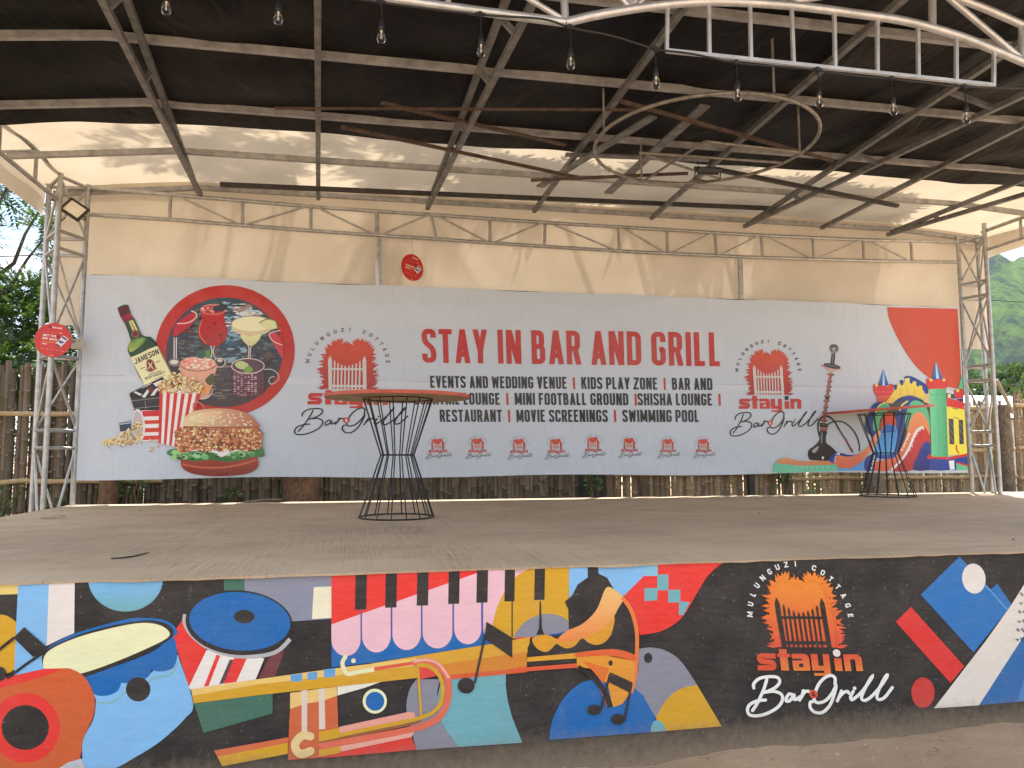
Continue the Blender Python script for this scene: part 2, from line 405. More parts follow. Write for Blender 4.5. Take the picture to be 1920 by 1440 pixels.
# ---- the venue's emblem: hedge, picket gate, slab lettering and script, in its own drawing units
SCRIPT = [
    [(300, 1075), (270, 1150), (215, 1250), (168, 1315)],
    [(195, 1140), (200, 1105), (250, 1065), (330, 1052), (385, 1060), (395, 1095), (360, 1135), (300, 1165), (270, 1174), (340, 1165), (395, 1185), (405, 1225), (370, 1280), (300, 1325), (220, 1352), (150, 1350), (130, 1315), (150, 1270), (210, 1240), (275, 1232)],
    [(490, 1195), (460, 1185), (435, 1215), (432, 1240), (460, 1235), (495, 1195), (490, 1225), (510, 1225), (540, 1205)],
    [(570, 1158), (555, 1195), (533, 1232)], [(545, 1215), (575, 1172), (600, 1163), (622, 1172)],
    [(815, 1110), (820, 1060), (790, 1040), (740, 1060), (690, 1110), (655, 1180), (645, 1230), (672, 1252), (730, 1235), (785, 1180), (822, 1122), (800, 1190), (760, 1270), (700, 1325), (640, 1325), (608, 1290), (612, 1250), (630, 1243)],
    [(860, 1160), (840, 1200), (820, 1237)], [(832, 1215), (870, 1175), (905, 1163), (915, 1177)],
    [(950, 1162), (925, 1205), (932, 1227), (960, 1212), (1010, 1170), (1075, 1095), (1110, 1045), (1090, 1065), (1040, 1145), (1008, 1210), (1025, 1232), (1060, 1220), (1110, 1180), (1175, 1110), (1220, 1050), (1225, 1032), (1200, 1060), (1150, 1145), (1128, 1205), (1145, 1225), (1190, 1205), (1255, 1130)],
]
def emblem(art, hedge, hedge2, gate, letters, letters2, script, arc, dot, paper, amp=(235, 225, 215), detail=1.0, sw=15, ring=((618, 540), 405, 1.0)):
    R = random.Random(11)
    arc_text(art, 'MULUNGUZI COTTAGE', ring[0], ring[1], -175, -5, 43, arc, .72, .21, ring[2])
    body = [(392, 825), (385, 700), (372, 600), (380, 500), (398, 420), (425, 340), (480, 305), (540, 300), (600, 335), (640, 335), (690, 300), (750, 295), (800, 330), (835, 400), (850, 480), (876, 560), (882, 660), (880, 760), (880, 825)]
    bp = smooth_pts(body, False, 4)
    art.poly(bp, hedge, hedge2)
    art.k += 1
    n_l = int(120*detail)
    for i in range(n_l):
        t = i/(n_l-1)*(len(bp)-1); p = bp[int(t)]; q = bp[min(int(t)+1, len(bp)-1)]
        d = q-p if int(t) < len(bp)-1 else p-bp[-2]; d = d/(np.linalg.norm(d)+1e-6); nrm = V(d[1], -d[0])
        up = V(0, -1)*0.55
        v = nrm+up*R.uniform(-.5, 1.0)+d*R.uniform(-.5, .5); v /= np.linalg.norm(v)
        ln = R.uniform(48, 98)/max(detail, .6)**.3; wd = ln*R.uniform(.24, .36); s_ = V(-v[1], v[0]); b = p-nrm*26
        f = (b[1]-235)/590; c = np.array(hedge)*(1-f)+np.array(hedge2)*f
        art.poly([b, b+v*ln*.45+s_*wd/2, b+v*ln, b+v*ln*.45-s_*wd/2], c)
    for x0, x1 in ((420, 443), (765, 788)):
        art.poly([(x0+3, 560), (x0, 485), (x0+17, 438), (x0+37, 485), (x0+41, 560), (x0+58, 830), (x0+23, 830)], gate)
    for i, y in enumerate((490, 515, 535, 548, 546, 535, 518, 493)):
        x = 476+i*36.3
        art.poly([(x+2, y+20), (x+10, y), (x+18, y+20), (x+29, 828), (x+13, 828)], gate)
    art.poly([(455, 583), (792, 583), (793, 604), (456, 604)], gate)
    art.poly([(463, 776), (800, 776), (802, 803), (465, 803)], gate)
    art.poly([(445, 823), (820, 823), (820, 832), (445, 832)], gate)
    c, c2 = letters, letters2
    # slab lower-case letters
    st = lambda pts, w_, rr=0: art.stroke(rnd(pts, rr) if rr else pts, w_, c)
    st([(385, 893), (262, 893), (262, 934), (364, 944), (364, 985), (240, 985)], 40, 22)
    art.poly([(412, 838), (472, 838), (478, 1005), (418, 1005)], c, c2); art.poly([(396, 876), (496, 876), (497, 900), (397, 900)], c)
    art.poly(rnd([(505, 874), (615, 874), (638, 895), (642, 1005), (510, 1005)], 14, True), c, c2)
    art.poly([(505, 912), (585, 912), (586, 926), (505, 926)], paper); art.poly(rnd([(556, 952), (590, 948), (590, 978), (556, 978)], 8, True), paper)
    art.poly([(652, 875), (704, 875), (706, 966), (745, 966), (743, 875), (793, 875), (797, 1044), (666, 1044), (665, 1022), (745, 1022), (745, 1004), (655, 1004)], c, c2)
    art.poly([(828, 906), (886, 906), (889, 1005), (832, 1005)], c, c2); art.ellipse(854, 866, 29, 29, dot)
    art.poly([(902, 875), (1015, 875), (1042, 900), (1045, 1005), (993, 1005), (990, 915), (952, 915), (954, 1005), (905, 1005)], c, c2)
    for s_ in SCRIPT: art.stroke(s_, sw, script, smooth=True, caps=True, n=5)
    art.ellipse(962, 1138, sw*.6, sw*.6, script, n=10)
    art.ellipse(642, 1185, 33, 33, letters, n=20)
    o, W = glyph('&', 26, 34, 7)
    for kind, pts, cl in o: art.stroke([(629+p[0], 1202-p[1]) for p in pts], 7, amp)
# ------------------------------------------------------------------ painted front of the stage
M_PAINT = print_mat('wall_paint', 0.62)
WY = 3.97                    # plane of the painted wall
BK, CRM, WHT = (38, 34, 33), (250, 232, 185), (228, 220, 212)
LBL, BLU, TEAL, MUS, ORG, RED, GRY, PNK, GRN = (128, 186, 232), (2, 100, 172), (110, 172, 180), (212, 160, 26), (205, 92, 40), (228, 50, 42), (136, 136, 148), (244, 186, 196), (60, 108, 90)
MG = 1.06
S1 = 3.4292
def mural(name, fn, parent, lift=0):
    a = Art(WY, MG, dz=2.5e-5, base=0.002+lift, zmax=-0.013); fn(a); return a.build(name, M_PAINT, parent)

def bg_left(a):
    a.crop(0, 1020, S1)
    a.poly([(-700, 262), (118, 246), (115, 322), (-700, 345)], (240, 205, 120))
    a.blob([(-60, 470), (20, 455), (75, 478), (112, 520), (120, 640), (95, 800), (0, 830), (-80, 760), (-110, 600)], MUS)
    a.poly([(118, 246), (316, 242), (300, 640), (287, 842), (90, 896), (106, 505)], LBL)
    a.poly([(316, 242), (482, 238), (478, 572), (390, 610), (300, 655)], WHT)
def bg_disc(a):
    a.crop(0, 1020, S1)
    a.poly([(568, 238)]+[(808+240*math.cos(t), 222+212*math.sin(t)) for t in np.linspace(math.pi*.97, 0.02, 24)]+[(1048, 222)], (120, 180, 228), TEAL)
def bg_grey(a):
    a.crop(0, 1020, S1)
    a.poly([(1440, 212), (1570, 208), (1572, 330), (1440, 330)], GRN)
    a.poly([(1572, 208), (2131, 185), (2131, 480), (1886, 497), (1700, 420), (1572, 330)], (134, 138, 155))
    a.poly([(2018, 277), (2131, 272), (2131, 474), (2006, 482)], (242, 226, 196))
def drum_tilted(a):
    a.crop(0, 1020, S1)
    a.blob([(610, 962), (700, 965), (780, 890), (860, 850), (940, 850), (1000, 805), (1130, 715), (1160, 760), (1243, 1027), (1190, 1120), (1100, 1210), (1000, 1290), (870, 1370), (740, 1440), (560, 1475), (530, 1340), (540, 1245), (602, 1125), (618, 1010)], LBL)
    for p in ([(628, 1020), (720, 1015), (800, 960), (812, 945)], [(950, 895), (1000, 855), (1060, 850), (1110, 825), (1145, 760)]):
        a.stroke(p, 17, (128, 178, 190), smooth=True)
    a.poly(smooth_pts([(500, 860), (800, 765), (1000, 680), (1108, 590), (1140, 700), (1122, 785), (1075, 812), (1020, 818), (975, 806)], False)+smooth_pts([(975, 806), (960, 845), (910, 880), (850, 895), (782, 890)], False)+smooth_pts([(782, 890), (760, 940), (710, 968), (655, 975), (610, 962), (560, 890)], False), BLU)
    a.ellipse(890, 933, 79, 78, BK)
    a.blob([(300, 675), (470, 580), (800, 485), (940, 474), (1060, 488), (1130, 537), (1100, 600), (700, 700), (320, 700)], BLU)
    a.blob([(290, 690), (480, 594), (700, 528), (930, 490), (1050, 503), (1112, 545), (1102, 602), (1000, 668), (800, 760), (530, 858), (400, 850), (290, 800)], BK)
    a.blob([(300, 700), (470, 610), (700, 544), (900, 507), (1020, 518), (1085, 558), (1082, 598), (985, 652), (760, 750), (520, 832), (380, 840), (290, 810)], CRM)
def guitar(a):
    a.crop(0, 1020, S1)
    a.poly([(-700, 990), (0, 860), (90, 845), (290, 800), (420, 797), (515, 835), (420, 900), (0, 1000), (-700, 1100)], RED)
    a.blob([(-400, 1080), (-60, 945), (90, 902), (285, 848), (410, 800), (470, 806), (545, 852), (598, 945), (612, 1010), (602, 1105), (540, 1245), (524, 1340), (500, 1395), (380, 1440), (-60, 1560), (-420, 1480)], ORG)
    a.ellipse(165, 1180, 224, 224, RED); a.ellipse(166, 1177, 152, 144, BK)
    a.poly([(380, 1440), (440, 1402), (528, 1376), (552, 1440), (560, 1500), (360, 1500)], (190, 192, 196))
def drum_snare(a):
    a.crop(0, 1020, S1)
    a.poly([(1110, 580), (1172, 488), (1210, 560), (1340, 690), (1300, 790), (1215, 918)], RED)
    a.poly([(1330, 680), (1700, 735), (1640, 880), (1225, 935), (1215, 918)], (232, 226, 218))
    a.poly([(1392, 712), (1418, 716), (1342, 912), (1312, 916)], RED)
    a.poly([(1478, 742), (1506, 742), (1440, 895), (1410, 900)], (90, 60, 66)); a.poly([(1506, 733), (1588, 733), (1520, 886), (1440, 897)], RED)
    a.poly([(1730, 728), (1832, 680), (1770, 848), (1662, 862)], (112, 52, 58))
    a.stroke([(1190, 450), (1190, 510), (1240, 590), (1340, 665), (1480, 712), (1640, 722), (1780, 690), (1866, 610)], 26, (178, 178, 180), smooth=True, n=8)
    a.ellipse(1538, 505, 345, 208, BK, rot=4, n=48); a.ellipse(1543, 496, 325, 188, BLU, rot=4, n=48)
    a.ellipse(1571, 466, 66, 44, BK)
def piano(a):
    a.crop(480, 1020, S1)
    a.poly([(485, 300), (485, 792), (760, 760), (1530, 640), (1640, 600), (1600, 300)], BLU)
    for x0, x1, yb in ((485, 672, 719), (682, 866, 696), (876, 1060, 681), (1070, 1262, 670), (1273, 1450, 644), (1460, 1640, 640)):
        r = (x1-x0)/2; a.poly([(x0, 150), (x1, 140)]+[((x0+x1)/2+r*math.cos(t), yb-105+105*math.sin(t)) for t in np.linspace(0, math.pi, 16)], PNK)
    a.poly([(485, 183), (1540, 133), (1490, 158), (485, 516)], RED)
    a.poly([(1540, 133), (1726, 124), (1790, 170), (1600, 330), (1480, 380), (1490, 158)], PNK)
    for x, y in ((676, 425), (872, 405), (1066, 395), (1267, 385), (1451, 375)): a.stroke([(x, y), (x+1, 600)], 9, (70, 82, 160))
    a.blob([(1745, 165), (1640, 240), (1560, 380), (1522, 520), (1550, 580), (1640, 606), (1830, 580), (2010, 560), (2011, 350), (2010, 152), (1890, 132)], MUS)
    for x0, x1, yb, yt in ((638, 712, 422, 172), (832, 905, 409, 164), (1035, 1108, 396, 155), (1237, 1308, 385, 148), (1418, 1490, 377, 138), (1598, 1663, 369, 130), (1789, 1856, 360, 124)):
        a.poly([(x0+2, yt), (x1+2, yt-2), (x1-2, yb-2), (x0-2, yb)], BK)
    a.stroke([(1646, 368), (1646, 600)], 9, BK)
    a.blob([(1662, 600), (1700, 530), (1760, 480), (1850, 448), (1950, 460), (2008, 500), (2004, 556), (1900, 585), (1780, 600)], GRY)
    a.poly([(1822, 366), (1832, 366), (1838, 540), (1852, 582), (1800, 582), (1818, 540)], BK)
    a.blob([(1860, 584), (1930, 574), (2004, 560), (1988, 590), (1940, 608), (1890, 604)], BLU); a.blob([(1664, 602), (1730, 598), (1772, 594), (1742, 620), (1690, 622)], RED)
def shapes_mid(a):
    a.crop(960, 1020, S1)
    a.blob([(365, 122), (600, 116), (845, 112), (847, 205), (790, 262), (732, 327), (640, 360), (480, 380), (366, 350)], LBL, n=1)
    a.poly([(842, 112), (936, 111), (936, 204), (845, 206)], (132, 190, 218))
    a.poly([(935, 111)]+smooth_pts([(1410, 98), (1340, 130), (1260, 200), (1190, 310), (1120, 430), (1060, 500), (960, 558), (820, 585)], False)+[(780, 440), (722, 327), (845, 205), (935, 204)], RED)
    for q in ([(932, 195), (1003, 195), (1003, 297), (932, 297)], [(850, 283), (932, 281), (932, 360), (850, 365)], [(1002, 295), (1080, 292), (1080, 373), (1002, 375)], [(1072, 368), (1142, 373), (1100, 455), (1070, 456)]): a.poly(q, TEAL)
    a.poly([(484, 118), (552, 117), (555, 190), (610, 215), (652, 288), (600, 330), (560, 410), (450, 520), (365, 560), (360, 420), (337, 370), (385, 330), (420, 260), (485, 214)], BK)
    a.poly([(237, 1258)]+smooth_pts([(237, 1258), (258, 1130), (330, 990), (420, 905), (510, 872), (660, 860), (790, 925), (842, 970), (892, 1060), (922, 1140), (900, 1207)], False), BLU)
    a.poly(smooth_pts([(812, 672), (900, 664), (1000, 690), (1090, 760), (1188, 905)], False)+smooth_pts([(1188, 905), (1080, 930), (990, 1000), (922, 1115)], False)+[(890, 1060), (840, 970), (785, 925), (810, 800)], GRY)
    a.ellipse(873, 731, 27, 33, BK)
    a.poly(smooth_pts([(1188, 905), (1080, 930), (990, 1000), (922, 1115)], False)+[(960, 1202), (1345, 1170)], MUS)
    a.poly([(890, 1208)]+smooth_pts([(892, 1170), (915, 1135), (950, 1135), (975, 1165), (986, 1201)], False), TEAL)
    # pale sail, lower left of the trumpet
    a.crop(480, 1020, S1)
    a.poly([(1190, 870), (1262, 864), (1606, 825), (1604, 900), (1616, 1000), (1645, 1110), (1711, 1275), (1300, 1303), (1225, 1200), (1150, 1060)], TEAL)
    a.poly(smooth_pts([(1030, 868), (985, 940), (966, 1060), (1000, 1200), (1030, 1322)], False)+smooth_pts([(1300, 1303), (1225, 1200), (1185, 1110), (1165, 960), (1185, 868)], False), GRY)
    a.poly([(405, 1372), (545, 1330), (1000, 1238), (1030, 1320), (450, 1372)], RED)
    a.poly([(220, 955), (520, 915), (522, 972), (430, 1008), (330, 1022), (220, 1058)], (232, 196, 118)); a.poly([(220, 1058), (330, 1022), (430, 1008), (522, 972), (530, 1192), (405, 1205), (405, 1372), (207, 1386), (214, 1150)], (206, 98, 52))
    for q in ([(294, 940), (330, 935), (329, 1215), (294, 1215)], [(404, 930), (440, 925), (446, 1186), (406, 1190)]): a.poly(q, (222, 206, 190))
    a.poly([(524, 905), (815, 880), (700, 922), (524, 972)], (238, 228, 208))
    a.ellipse(764, 1008, 78, 80, CRM); a.ellipse(765, 1009, 60, 61, BLU)
    # wedge of green and the slide's lower tube
    a.poly([(-396, 1025), (108, 955), (108, 1087), (-336, 1212)], GRN)
    a.poly([(-268, 1325), (210, 1240), (206, 1278), (-246, 1366)], (212, 108, 62)); a.poly([(-246, 1366), (206, 1276), (206, 1346), (-216, 1426)], MUS)
def trumpet(a):
    a.crop(480, 1020, S1)
    a.poly([(740, 765), (1510, 640), (1760, 595), (1755, 700), (1230, 770), (1250, 775)], (216, 160, 40)); a.poly([(1190, 772), (1740, 690), (1740, 815), (1250, 862)], (212, 132, 36))
    a.poly([(1250, 838), (1740, 792), (1740, 822), (1252, 868)], (214, 92, 48))
    a.poly([(-416, 932), (0, 868), (520, 795), (1030, 730), (1030, 800), (0, 905), (-406, 975)], (240, 196, 110)); a.poly([(-408, 972), (0, 902), (780, 810), (1040, 778), (1036, 858), (0, 970), (-398, 1022)], MUS)
    for q in ([(222, 838), (298, 830), (298, 878), (226, 884)], [(332, 825), (395, 817), (395, 865), (333, 872)], [(437, 803), (510, 795), (510, 848), (437, 857)]): a.poly(q, (98, 160, 212))
    a.stroke([(575, 722), (556, 760), (566, 800), (590, 832), (650, 822), (752, 806)], 27, CRM, smooth=True, caps=True); a.ellipse(627, 748, 15, 15, CRM)
    a.poly([(757, 790), (1010, 752), (1012, 772), (762, 814)], (222, 88, 60))
    a.poly([(535, 1172), (985, 1075), (1018, 1082), (1026, 1110), (538, 1218)], (238, 160, 142))
    a.poly([(405, 1268), (540, 1240), (1000, 1140), (1060, 1110), (1060, 1140), (1000, 1160), (405, 1290)], (150, 90, 50))
    a.poly([(405, 1202), (535, 1178), (540, 1240), (405, 1268)], MUS)
    a.poly([(540, 1295), (1030, 1183), (1000, 1237), (545, 1332)], (244, 168, 148)); a.poly([(405, 1312), (540, 1292), (545, 1338), (405, 1366)], MUS)
    a.poly([(1042, 785), (1120, 790), (1168, 842), (1052, 868)], (222, 62, 50))
    a.stroke([(1008, 765), (1100, 752), (1175, 785), (1228, 860), (1236, 960), (1210, 1060), (1150, 1130), (1020, 1182), (760, 1235), (405, 1298)], 42, (224, 106, 78), smooth=True, n=8)
    a.stroke([(1010, 752), (1100, 742), (1180, 775), (1240, 860)], 18, (246, 170, 152), smooth=True)
    a.stroke([(1036, 775), (1110, 783), (1168, 828), (1198, 900), (1192, 1000), (1148, 1068), (1050, 1115), (760, 1178), (540, 1225)], 26, MUS, smooth=True, n=8)
    a.stroke([(1040, 790), (1062, 1108)], 16, MUS)
    a.stroke([(350, 1232), (300, 1228), (255, 1275), (262, 1325), (300, 1345), (352, 1326)], 54, (240, 204, 140), smooth=True, caps=True)
    # bell and valves
    a.crop(960, 1020, S1)
    a.poly([(712, 345)]+smooth_pts([(712, 345), (770, 450), (795, 580), (792, 712)], False)+[(640, 676), (500, 690), (95, 722), (100, 660), (128, 605), (420, 560), (600, 420)], BK)
    a.blob([(652, 460), (640, 560), (600, 622), (545, 646), (490, 632), (447, 605), (400, 652), (350, 668), (312, 655), (283, 640), (240, 680), (200, 690), (150, 660), (130, 604), (220, 580), (300, 610), (420, 590), (560, 520)], (218, 152, 34))
    a.blob([(600, 282), (655, 292), (712, 345), (680, 410), (640, 478), (550, 560), (430, 610), (320, 625), (290, 610), (350, 556), (450, 510), (540, 420)], (250, 190, 116), (236, 132, 62))
    a.stroke([(706, 340), (765, 430), (798, 560), (798, 720), (786, 860), (762, 955)], 26, (232, 122, 56), smooth=True, w2=22)
    a.poly([(95, 725), (412, 697), (412, 732), (95, 754)], (224, 158, 42)); a.poly([(95, 758), (412, 734), (412, 758), (95, 782)], BK); a.poly([(-10, 797), (412, 763), (440, 790), (330, 797), (-10, 824)], (220, 88, 46))
    a.poly([(412, 725), (600, 713), (785, 750), (780, 880), (752, 960), (705, 1025), (645, 1046), (612, 900), (520, 800), (415, 785)], (226, 150, 42))
    a.blob([(412, 697), (520, 682), (640, 672), (720, 685), (790, 712), (787, 750), (700, 728), (600, 714), (412, 724)], (222, 96, 44), n=2)
    a.poly([(448, 748), (620, 795), (585, 895), (515, 812)], (222, 110, 40))
    a.stroke([(415, 790), (480, 830), (560, 920), (610, 1040)], 14, (226, 104, 64), smooth=True, w2=10)
    a.stroke([(420, 785), (500, 836), (580, 930), (630, 1044)], 24, BK, smooth=True, w2=38)
    a.ellipse(630, 762, 14, 18, BK)
def note_single(a):
    a.crop(0, 1020, S1)
    a.poly([(92, 600), (160, 532), (306, 660), (298, 690), (218, 724)], BK)
    a.stroke([(-60, 725), (96, 600)], 19, BK); a.stroke([(292, 690), (170, 772), (50, 862)], 17, BK); a.ellipse(0, 832, 46, 46, BK)
def note_quaver(a):
    a.crop(480, 1020, S1)
    a.poly([(1480, 497), (1645, 600), (1645, 728), (1466, 602)], BK); a.stroke([(1470, 590), (1405, 890)], 14, BK); a.ellipse(1350, 906, 54, 50, BK)
def note_pair(a):
    a.crop(960, 1020, S1)
    a.poly([(628, 820), (770, 886), (752, 952), (615, 882)], BK); a.stroke([(626, 830), (568, 1060)], 14, BK); a.stroke([(764, 890), (720, 1130)], 14, BK)
    a.ellipse(525, 1062, 46, 33, BK); a.ellipse(678, 1122, 45, 35, BK)
def shapes_right(a):
    a.crop(1440, 1020, S1)
    a.poly([(980, 325), (1230, 80), (1542, 420), (1320, 697)], (38, 112, 180)); a.poly([(1430, 292), (1472, 254), (1566, 392), (1536, 422)], (38, 112, 180))
    a.stroke([(1395, 262), (1536, 420)], 10, (90, 150, 205))
    a.ellipse(1322, 222, 75, 97, (226, 218, 210), rot=-8)
    a.poly([(820, 500), (918, 404), (1260, 785), (1172, 892)], (218, 48, 44)); a.ellipse(995, 955, 75, 98, (200, 54, 48))
    a.poly([(1355, 1035), (1646, 585), (2300, -430), (2600, -430), (2600, 950), (1646, 1010)], (40, 104, 165)); a.poly([(1600, 1012), (1646, 860), (1900, 700), (1900, 995)], (70, 130, 188))
    a.poly([(1065, 1056), (1400, 620), (1562, 392), (1646, 258), (1900, -150), (2100, -150), (1646, 585), (1355, 1036)], (224, 214, 202))
    R = random.Random(5)
    for row in range(6):
        x, y = 1618-row*6, 325+row*58
        for k in range(7):
            a.stroke([(x, y), (x+8, y-R.uniform(4, 18)), (x+14, y+R.uniform(2, 12)), (x+20, y-R.uniform(0, 8))], 5, (60, 66, 96), smooth=True, n=3); x += 30; y -= R.uniform(0, 4)

# emblem placement: drawing units -> metres, taken from the banner's own emblem (see below)
BY = 9.46                    # plane of the printed banner
def emb_uv(x, y):
    p = on_y(1350+x/6.855, 620+y/6.855, BY); return p[0], p[2]
def emb_map(a, b, c, Y):
    """map that lands three drawing points (script start, script end, hedge tip) on the wall behind three photo points"""
    D = np.array([[*emb_uv(*q), 1] for q in ((125, 1312), (1255, 1130), (572, 235))])
    T = np.array([on_y(*q, Y)[[0, 2]] for q in (a, b, c)])
    M = np.linalg.solve(D, T)
    return lambda x, y: tuple(np.array([*emb_uv(x, y), 1]) @ M)
def mural_emblem(a):
    a.uvmap(emb_map((1399, 1331), (1671, 1288), (1483, 1071), WY))
    emblem(a, (238, 140, 36), (222, 80, 50), (38, 33, 32), (214, 78, 46), (226, 124, 52), (242, 236, 226), (238, 234, 228), (230, 222, 214), (38, 33, 32), (40, 30, 30), sw=24, ring=((610, 612), 386, 1.13))
# ------------------------------------------------------------------ printed banner
M_VINYL = print_mat('banner_vinyl', 0.24, True)
BG = 1.3
BX0, BX1, BZ0, BZ1 = -3.31, 8.49, 0.30, 2.705
def banner_part(name, fn, parent, lift=0.0):
    a = Art(BY, BG, base=0.004+lift); fn(a); return a.build(name, M_VINYL, parent)
BRED, BDK, PAPER = (168, 42, 32), (24, 22, 26), (186, 184, 184)
C6 = (180, 540, 4.0)
def pr_ring(a):
    a.crop(*C6); R = random.Random(3)
    c = on_y(180+976/4, 540+468/4, BY); e = on_y(180+1491/4, 540+470/4, BY); r = e[0]-c[0]
    uv = lambda x, y: (c[0]+x, c[2]+y)
    a.uvmap(uv)
    a.poly([(r*math.cos(t), r*math.sin(t)) for t in np.linspace(0, 2*math.pi, 64, False)], (168, 46, 38))
    ri = r*.835
    a.poly([(ri*math.cos(t)-.01, ri*math.sin(t)-.02) for t in np.linspace(0, 2*math.pi, 64, False)], (62, 52, 54), (58, 70, 84))
    a.crop(*C6)
    inside = lambda x, y: ((x-972)/415)**2+((y-475)/385)**2 < 1
    # blurred bar lights and the wet wooden counter
    for i in range(620):
        x, y = R.uniform(560, 1390), R.uniform(90, 560)
        w_, h_ = (R.uniform(8, 40), R.uniform(3, 9)) if i > 160 else (R.uniform(25, 60), R.uniform(10, 26))
        if not (inside(x-w_, y-h_) and inside(x+w_, y+h_)): continue
        if y < 330 and x > 960: col = R.choice([(176, 194, 206), (120, 160, 186), (196, 204, 210), (84, 120, 150), (150, 120, 110), (200, 200, 196)])
        elif y < 330: col = R.choice([(52, 84, 84), (64, 96, 92), (120, 60, 56), (90, 130, 126), (44, 40, 46)])
        elif 930 < x < 1110: col = R.choice([(64, 104, 132), (46, 76, 104), (120, 154, 170), (40, 52, 70)])
        else: col = R.choice([(70, 58, 58), (54, 46, 48), (92, 78, 74), (84, 104, 110)])
        a.blob([(x-w_, y), (x, y-h_), (x+w_, y), (x, y+h_)], col, n=2)
    for i in range(120):
        x, y = R.uniform(600, 1350), R.uniform(560, 850); w_ = R.uniform(14, 70)
        if not (inside(x-w_, y-8) and inside(x+w_, y+8)): continue
        col = R.choice([(150, 136, 132), (120, 106, 102), (92, 80, 78)]) if 860 < x < 1010 else R.choice([(44, 36, 38), (58, 46, 46), (34, 30, 32), (70, 58, 56)])
        a.poly([(x-w_, y), (x+w_, y-3), (x+w_, y+4), (x-w_, y+6)], col)
    pale = (206, 196, 194)
    # glasses
    a.blob([(606, 268), (690, 200), (745, 185), (755, 215), (720, 275), (650, 330), (600, 362), (575, 350)], (164, 40, 50)); a.stroke([(610, 268), (690, 262), (750, 225), (752, 190), (715, 172)], 9, (222, 170, 176), smooth=True)
    a.stroke([(590, 372), (588, 540)], 14, (170, 160, 160)); a.stroke([(606, 372), (604, 540)], 6, (230, 224, 222)); a.ellipse(590, 560, 46, 30, (120, 110, 112)); a.ellipse(588, 556, 30, 16, (200, 194, 192))
    a.blob([(785, 152), (880, 168), (975, 142), (962, 230), (985, 330), (962, 400), (900, 437), (830, 427), (775, 372), (768, 300), (795, 232)], (176, 34, 32), (150, 24, 26))
    a.ellipse(880, 162, 97, 40, (196, 120, 120)); a.ellipse(880, 164, 86, 31, (150, 44, 46))
    for i in range(16): a.ellipse(R.uniform(800, 880), R.uniform(148, 186), R.uniform(8, 16), R.uniform(5, 10), R.choice([(206, 130, 130), (180, 70, 72), (222, 180, 176)]))
    a.blob([(880, 145), (930, 128), (985, 130), (970, 165), (920, 178), (885, 172)], (44, 44, 52)); a.stroke([(975, 145), (1020, 112)], 7, (50, 54, 60))
    for i in range(13): a.blob([(x0+R.uniform(-14, 14), y0+R.uniform(-12, 12)) for x0, y0 in [(R.uniform(800, 950), R.uniform(215, 390))]*1 for _ in range(5)], (96, 20, 24), n=3)
    a.stroke([(795, 240), (778, 300), (785, 365), (830, 415)], 5, (220, 120, 116), smooth=True)
    a.stroke([(862, 434), (872, 480), (858, 545)], 8, pale, smooth=True); a.stroke([(890, 434), (882, 480), (900, 540)], 6, pale, smooth=True)
    a.ellipse(928, 560, 42, 36, (54, 50, 54)); a.stroke(ell(928, 560, 42, 34), 6, pale, closed=True); a.ellipse(930, 545, 20, 12, (190, 186, 186))
    a.ellipse(1170, 285, 156, 76, (196, 182, 146)); a.ellipse(1170, 270, 148, 56, (222, 212, 176)); a.stroke(ell(1170, 276, 156, 66, a0=180, a1=360), 7, (130, 120, 112))
    a.blob([(1085, 352), (1160, 362), (1240, 350), (1205, 412), (1160, 434), (1115, 408)], (206, 208, 158), (186, 190, 140))
    a.stroke([(1130, 415), (1148, 450), (1142, 530)], 6, pale, smooth=True); a.stroke([(1176, 425), (1160, 455), (1158, 530)], 6, pale, smooth=True)
    a.blob([(1225, 262), (1285, 235), (1345, 250), (1362, 300), (1290, 308)], (196, 202, 150)); a.stroke([(1225, 262), (1285, 235), (1345, 250), (1362, 298)], 8, (96, 116, 64), smooth=True)
    a.blob([(1300, 345), (1345, 335), (1388, 380), (1402, 450), (1398, 525), (1350, 450)], (182, 62, 66)); a.stroke([(1385, 318), (1320, 335), (1300, 355), (1330, 400), (1400, 430)], 6, (226, 190, 190), smooth=True)
    a.blob([(632, 565), (770, 610), (905, 562), (890, 660), (862, 770), (835, 828), (770, 832), (700, 800), (652, 680)], (214, 158, 134), (190, 140, 118)); a.ellipse(768, 568, 138, 56, (206, 150, 134))
    for i in range(60): a.ellipse(R.uniform(650, 890), R.uniform(530, 606), R.uniform(6, 18), R.uniform(4, 9), R.choice([(222, 196, 182), (196, 112, 92), (212, 140, 120), (228, 214, 200)]))
    a.stroke(ell(768, 568, 138, 56), 6, (90, 80, 82), closed=True)
    a.blob([(745, 480), (800, 465), (830, 500), (800, 530), (760, 520)], (52, 84, 76)); a.blob([(825, 480), (855, 470), (860, 510), (835, 530)], (84, 130, 62)); a.stroke([(738, 445), (742, 520)], 7, (60, 54, 56))
    a.blob([(820, 690), (880, 640), (885, 700), (855, 730)], (78, 76, 48)); a.blob([(760, 770), (850, 735), (845, 770), (800, 790)], (214, 140, 66)); a.stroke([(700, 790), (770, 832), (850, 815), (880, 760)], 6, pale, smooth=True)
    a.blob([(1018, 590), (1140, 640), (1264, 592), (1258, 700), (1252, 790), (1140, 822), (1030, 795), (1022, 690)], (72, 44, 56))
    for y in range(640, 806, 15):
        for x in range(1030, 1240, 26):
            a.blob([(x+R.uniform(-4, 4), y), (x+12, y-R.uniform(3, 7)), (x+24, y+R.uniform(-2, 2)), (x+12, y+R.uniform(1, 4))], R.choice([(150, 104, 122), (190, 150, 164), (110, 70, 84), (206, 176, 186)]) if x < 1210 else (110, 70, 84), n=2)
    a.ellipse(1141, 586, 122, 56, (84, 62, 70)); a.stroke(ell(1141, 586, 122, 56), 7, (196, 180, 180), closed=True)
